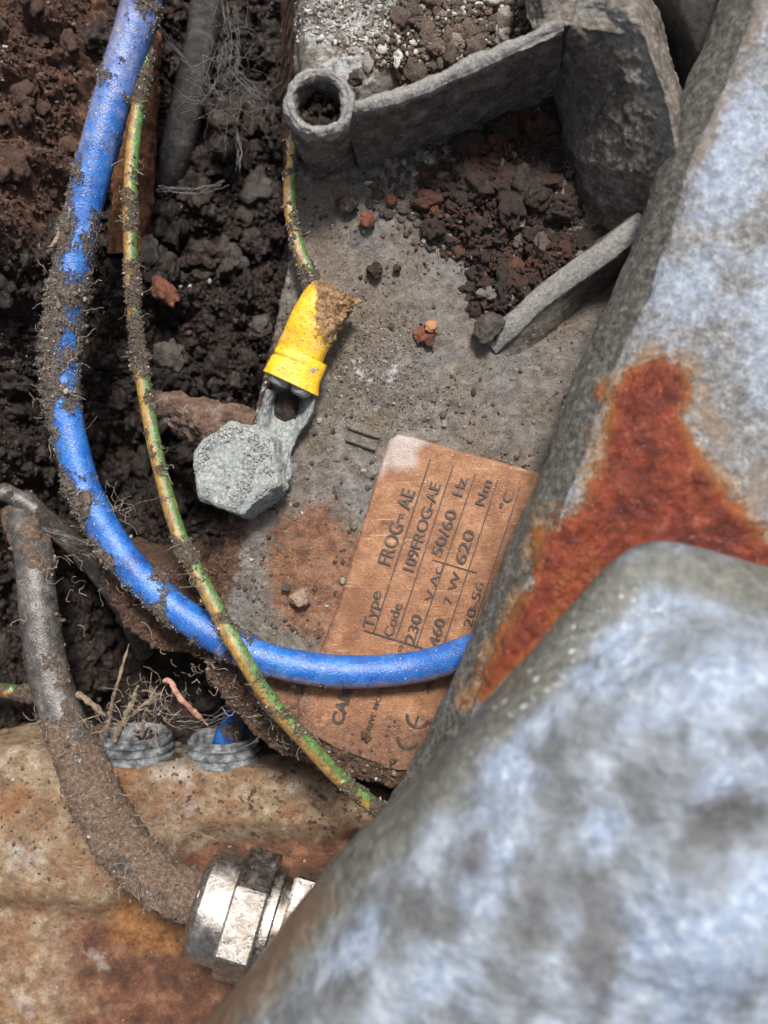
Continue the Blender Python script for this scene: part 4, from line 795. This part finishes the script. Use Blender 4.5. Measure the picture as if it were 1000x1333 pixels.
RUST = [(820, 475), (850, 462), (885, 470), (903, 500), (888, 545), (915, 600), (960, 660), (1000, 700), (1060, 760), (1060, 860), (800, 820), (720, 830), (640, 905), (607, 915), (640, 850), (690, 760), (705, 690), (760, 650), (778, 590), (792, 545), (790, 510)]
pr = toPx(v); sdr_ = sdpoly(pr, RUST); rustm = np.clip(.5+sdr_/40, 0, 1); halo = sstep(-38, 4, sdpoly(pr, [(x_+(8 if x_ > 830 else -2), y_) for x_, y_ in RUST]))*.75
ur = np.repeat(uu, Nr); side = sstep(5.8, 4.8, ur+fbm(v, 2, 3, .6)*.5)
h = fbm(v, 1.2, 3, .5)*.06+fbm(v, 5, 4, .6)*.018+sstep(.3, .8, rustm)*fbm(v, 4, 4, .6, off=8)*.06
v = v+nn*h[:, None]
def blobs(q, L):
    o = np.zeros(len(q))
    for x_, y_, rx, ry, rot, amp in L:
        c_, s_ = math.cos(R(rot)), math.sin(R(rot)); dx, dy = q[:, 0]-x_, q[:, 1]-y_
        o = np.maximum(o, amp*np.exp(-((dx*c_+dy*s_)/rx)**2-((-dx*s_+dy*c_)/ry)**2))
    return o
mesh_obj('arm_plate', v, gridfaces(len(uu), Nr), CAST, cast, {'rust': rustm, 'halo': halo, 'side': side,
    'oxide_sheen': blobs(pr, [(960, 200, 60, 140, 20, .95), (900, 370, 90, 110, 20, .7), (1000, 420, 60, 150, 0, .8), (740, 640, 15, 60, 30, .7)]),  # pale zones set where the plate mirrors the sky
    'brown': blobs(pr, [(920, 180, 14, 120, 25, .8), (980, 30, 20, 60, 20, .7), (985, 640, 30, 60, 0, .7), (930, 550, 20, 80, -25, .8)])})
# rounded upper boss, nearest the camera
B0 = [(1240, 800), (1120, 765), (1000, 738), (915, 714), (850, 706), (800, 728), (745, 785), (690, 850), (630, 915), (570, 985), (515, 1038), (468, 1082), (425, 1130), (378, 1190), (325, 1262), (262, 1333), (200, 1400)]
def off(k, dz_, kx=1.0):
    """move the outline inwards (right and down) by k px"""
    out = []; m = len(B0)
    for i, (a, b) in enumerate(B0):
        a0_, b0_ = B0[max(i-1, 0)]; a1_, b1_ = B0[min(i+1, m-1)]; tx, ty = a1_-a0_, b1_-b0_; l = math.hypot(tx, ty)
        nx, ny = -ty/l, tx/l        # candidates
        if nx*1+ny*1.2 < 0: nx, ny = -nx, -ny
        out.append((a+nx*k, b+ny*k, dz_ if not callable(dz_) else dz_(i/(m-1))))
    return out
zt = lambda t: 0
rows = [off(50, 1.0), off(22, 2.2), off(4, 2.75), off(0, 3.05), off(8, 3.35), off(32, 3.7), off(75, 4.0), off(140, 4.3), off(230, 4.5), off(340, 4.6), off(470, 4.6), off(620, 4.5)]
rows = np.array(rows, float)
# inner rows converge on smoother curve to avoid folding at the nose
for k in range(5, len(rows)):
    w_ = (k-4)/7*.85; line = np.linspace(rows[k][0], rows[k][-1], len(B0)); sm = rows[k].copy()
    for _ in range(2+3*k//2): sm[1:-1] = (sm[:-2]+2*sm[1:-1]+sm[2:])/4
    rows[k] = sm
a = catmull(PA(rows), 300); a = np.swapaxes(catmull(np.swapaxes(a, 0, 1), 420), 0, 1); v = a.reshape(-1, 3); nn = vnormals(v, 300, 420); nn *= np.sign(nn[:, 2].mean())
pr = toPx(v); ur = np.repeat(np.linspace(0, 11, 300), 420)
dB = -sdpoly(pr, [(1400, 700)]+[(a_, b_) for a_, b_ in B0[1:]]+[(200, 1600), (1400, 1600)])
flank_shade = sstep(-95, -15, dB)*.95*sstep(690, 760, pr[:, 1]-0); brown = sstep(-85, -5, dB)*sstep(1080, 1200, pr[:, 1])*.8
hol = fbm(v, .7, 2, .5, off=2)*.16+fbm(v, 2.6, 3, .5)*.02
hol -= .14*np.exp(-(((pr[:, 0]-800)/60)**2+((pr[:, 1]-1180)/110)**2))+.08*np.exp(-(((pr[:, 0]-940)/90)**2+((pr[:, 1]-1080)/40)**2))-.2*np.exp(-(((pr[:, 0]-920)/100)**2+((pr[:, 1]-1230)/90)**2))
v = v+nn*(hol*sstep(2.5, 6, ur)+fbm(v, 5, 3, .5)*.01)[:, None]
mesh_obj('arm_boss', v, gridfaces(300, 420), BOSS, cast, {'flank_shade': flank_shade, 'brown': brown, 'specks': blobs(pr, [(690, 880, 50, 150, 38, 1), (830, 800, 60, 60, 0, .8)]),
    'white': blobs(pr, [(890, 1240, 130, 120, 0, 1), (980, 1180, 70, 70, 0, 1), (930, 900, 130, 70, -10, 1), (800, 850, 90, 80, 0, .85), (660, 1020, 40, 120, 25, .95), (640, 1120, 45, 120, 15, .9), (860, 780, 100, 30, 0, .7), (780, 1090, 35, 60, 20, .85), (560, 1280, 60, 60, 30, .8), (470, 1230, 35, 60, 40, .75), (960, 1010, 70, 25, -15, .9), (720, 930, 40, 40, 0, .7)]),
    'dark': blobs(pr, [(600, 1150, 40, 70, 30, .7), (760, 1150, 60, 30, 60, .8), (1000, 960, 50, 20, 0, .6), (700, 980, 40, 25, -30, .6), (780, 1230, 42, 120, 8, 1.0), (690, 1200, 45, 90, 0, .8), (950, 1075, 80, 30, -20, .9), (720, 1090, 22, 70, 15, .7), (540, 1180, 40, 60, 40, .8), (840, 1020, 50, 25, -20, .6), (450, 1290, 30, 50, 40, .7)])})

# dark hollow in the top right: a rubber-black hose wall between casing and casting
rows = [[(815, -80, .0), (830, 0, .0), (860, 80, .0), (885, 150, .0)], [(880, -80, .9), (890, 0, .9), (915, 80, .8), (930, 150, .6)], [(960, -80, .9), (960, 0, .9), (970, 80, .8), (980, 150, .6)], [(1000, -80, 0), (1010, 0, 0), (1010, 80, 0), (1010, 150, 0)]]
v, n_ = loft(rows, 50, 60)
tag(mesh_obj('dark_hose', v, gridfaces(50, 60), DARKPIPE, origin=P(920, 40, 0)), 'smooth near black hose in the gap at the top right', 'hose')

# ------------------------------------------------------------------ twigs, roots, webs
def twig(path, r, mat, label, cat='twig', name='dry_twig', grp='dry twigs standing over the grey grommet'):
    p = resample([P(*a) for a in path], .03); v, f, nr, sd_, u_ = tube(p, np.interp(np.linspace(0, 1, len(p)), [0, .1, .8, 1], [r*.6, r, r*.8, r*.2]), 10); v = v+nr*(fbm(v, 10, 3, .6)*r*.9)[:, None]
    tag(mesh_obj(name, v, f, mat, origin=p[0]), label, cat, grp)
twig([(140, 955, -.6), (145, 920, -.4), (156, 880, -.2), (168, 838, -.3)], .028, TWIG, 'tall thin grey twig, leftmost over the grey grommet')
twig([(150, 965, -.5), (163, 935, -.25), (180, 893, -.1)], .045, TWIG, 'short thick pale twig over the grey grommet')
twig([(185, 960, -.6), (190, 925, -.3), (205, 892, -.1)], .03, TWIG, 'thin pale straw leaning right over the grey grommet')
twig([(160, 950, -.5), (178, 925, -.25), (212, 900, -.05)], .025, TWIG, 'slanting pale straw reaching toward the pink root')
twig([(100, 903, -.5), (118, 915, -.4), (138, 933, -.4)], .045, TWIG, 'pale twig stub touching the black cable')
twig([(213, 886, .05), (222, 888, .1), (232, 905, .1), (250, 925, .0), (271, 944, -.2)], .04, PINK, 'bent pink root curling off the tuft of dry roots', 'root', 'pink_root')
twig([(82, 290, .35), (70, 318, .45), (62, 322, .45)], .03, TWIG, 'pale sliver stuck to the muddy blue cable', 'twig', 'dry_twig', None)
def fibres(paths, r=.008):
    return join([(lambda t_: (t_[0], tri(t_[1])))(tube(p, r_ if r_ else r, 5)[:2]) for p, r_ in paths])
def rand_fib(cx, cy, z, spread, n, L, seed, r=.0045, curl=.5, nrm=None):
    g = np.random.default_rng(seed); out = []
    for _ in range(n):
        c = np.array(P(cx+g.normal()*spread[0], cy+g.normal()*spread[1], z+g.normal()*.08)); d = g.normal(size=3); d[2] = abs(d[2])*.6; d /= np.linalg.norm(d); pts = [c]
        for k in range(6):
            d = d+g.normal(size=3)*curl; d /= np.linalg.norm(d); pts.append(pts[-1]+d*L*g.uniform(.5, 1.2)/6)
        out.append((resample(pts, .04), r*g.uniform(.5, 1.4)))
    return out
tuft = rand_fib(195, 915, -.15, (13, 18), 60, .42, 81, .004, .4)+rand_fib(160, 935, -.3, (22, 12), 25, .35, 82, .004, .4)
tag(mesh_obj('root_tuft', *fibres(tuft), FIBRE, origin=P(190, 920, -.2)), 'tuft of dry grey rootlets above the left grommet', 'roots', None, 'stuff')
fb = []
g = np.random.default_rng(90)
pb = resample([P(*a) for a in BP], .05); pe = resample([P(*a) for a in EP], .05); pk = resample([P(*a) for a in KP], .05)
def along(p, n, L, r0, seed, sel):
    g = np.random.default_rng(seed); out = []; px_ = toPx(p); ok = np.where(sel(px_))[0]
    for _ in range(n):
        i = g.choice(ok); a = g.uniform(0, np.pi); c = p[i]+np.array([math.cos(a)*r0, 0, abs(math.sin(a))*r0]); d = np.array([math.cos(a), g.normal()*.7, .4*abs(math.sin(a))]); d /= np.linalg.norm(d); pts = [c]
        for k in range(6): d = d+g.normal(size=3)*.6; d /= np.linalg.norm(d); pts.append(pts[-1]+d*L*g.uniform(.4, 1.3)/6)
        out.append((resample(pts, .04), .0022*g.uniform(.6, 1.8)))
    return out
fb += along(pb, 90, .35, .2, 91, lambda q: (q[:, 1] > 250) & (q[:, 1] < 800)); fb += along(pe, 70, .25, .1, 92, lambda q: (q[:, 1] > 200) & (q[:, 1] < 1040)); fb += along(pk, 110, .4, .3, 93, lambda q: (q[:, 1] > 900) & (q[:, 1] < 1160))
fb += rand_fib(150, 660, -.0, (12, 18), 22, .5, 94, .003, .8); fb += rand_fib(180, 1080, -.3, (40, 30), 60, .55, 95, .003, .8); fb += rand_fib(270, 870, .15, (25, 25), 50, .3, 96, .003, .8); fb += rand_fib(375, 935, .4, (22, 18), 45, .3, 97, .003, .8)
fb += rand_fib(75, 430, .3, (14, 60), 60, .3, 98, .003, .8); fb += rand_fib(385, 235, .3, (6, 40), 20, .2, 99, .003, .8)
fb += rand_fib(105, 765, .0, (50, 40), 30, .4, 100, .003, .8)
tag(mesh_obj('root_hairs', *fibres(fb), FIBRE, origin=P(150, 660)), 'fine root hairs clinging to the cables', 'roots', None, 'stuff')
wb = rand_fib(296, 90, -.9, (10, 50), 70, .8, 101, .0016, .35)+rand_fib(300, 130, -.9, (28, 12), 55, .7, 102, .0016, .35)
for a_, b_ in (((210, 40, 0.1), (275, 115, -.8)), ((205, 242, -.8), (290, 235, -.9)), ((295, 0, -.8), (298, 90, -.9)), ((298, 90, -.8), (340, 130, -.9)), ((290, 60, -.8), (265, 130, -.9)), ((305, 150, -.9), (312, 220, -1)), ((230, 940, .0), (300, 925, -.1)), ((60, 690, .1), (130, 705, .1)), ((0, 975, -.8), (70, 960, -.5))):
    p0, p1 = np.array(P(*a_)), np.array(P(*b_)); mid = (p0+p1)/2+[.05, -.06, -.05]; p = resample([p0, mid, p1], .05); wb.append((p+g.normal(size=p.shape)*.008, .004))
    for _ in range(5): wb.append((p+g.normal(size=3)*.05+g.normal(size=p.shape)*.015, .0025))
tag(mesh_obj('cobwebs', *fibres(wb), WEB, origin=P(300, 100, -.9)), 'dusty grey cobweb strands over the soil near the top', 'cobweb', None, 'stuff')
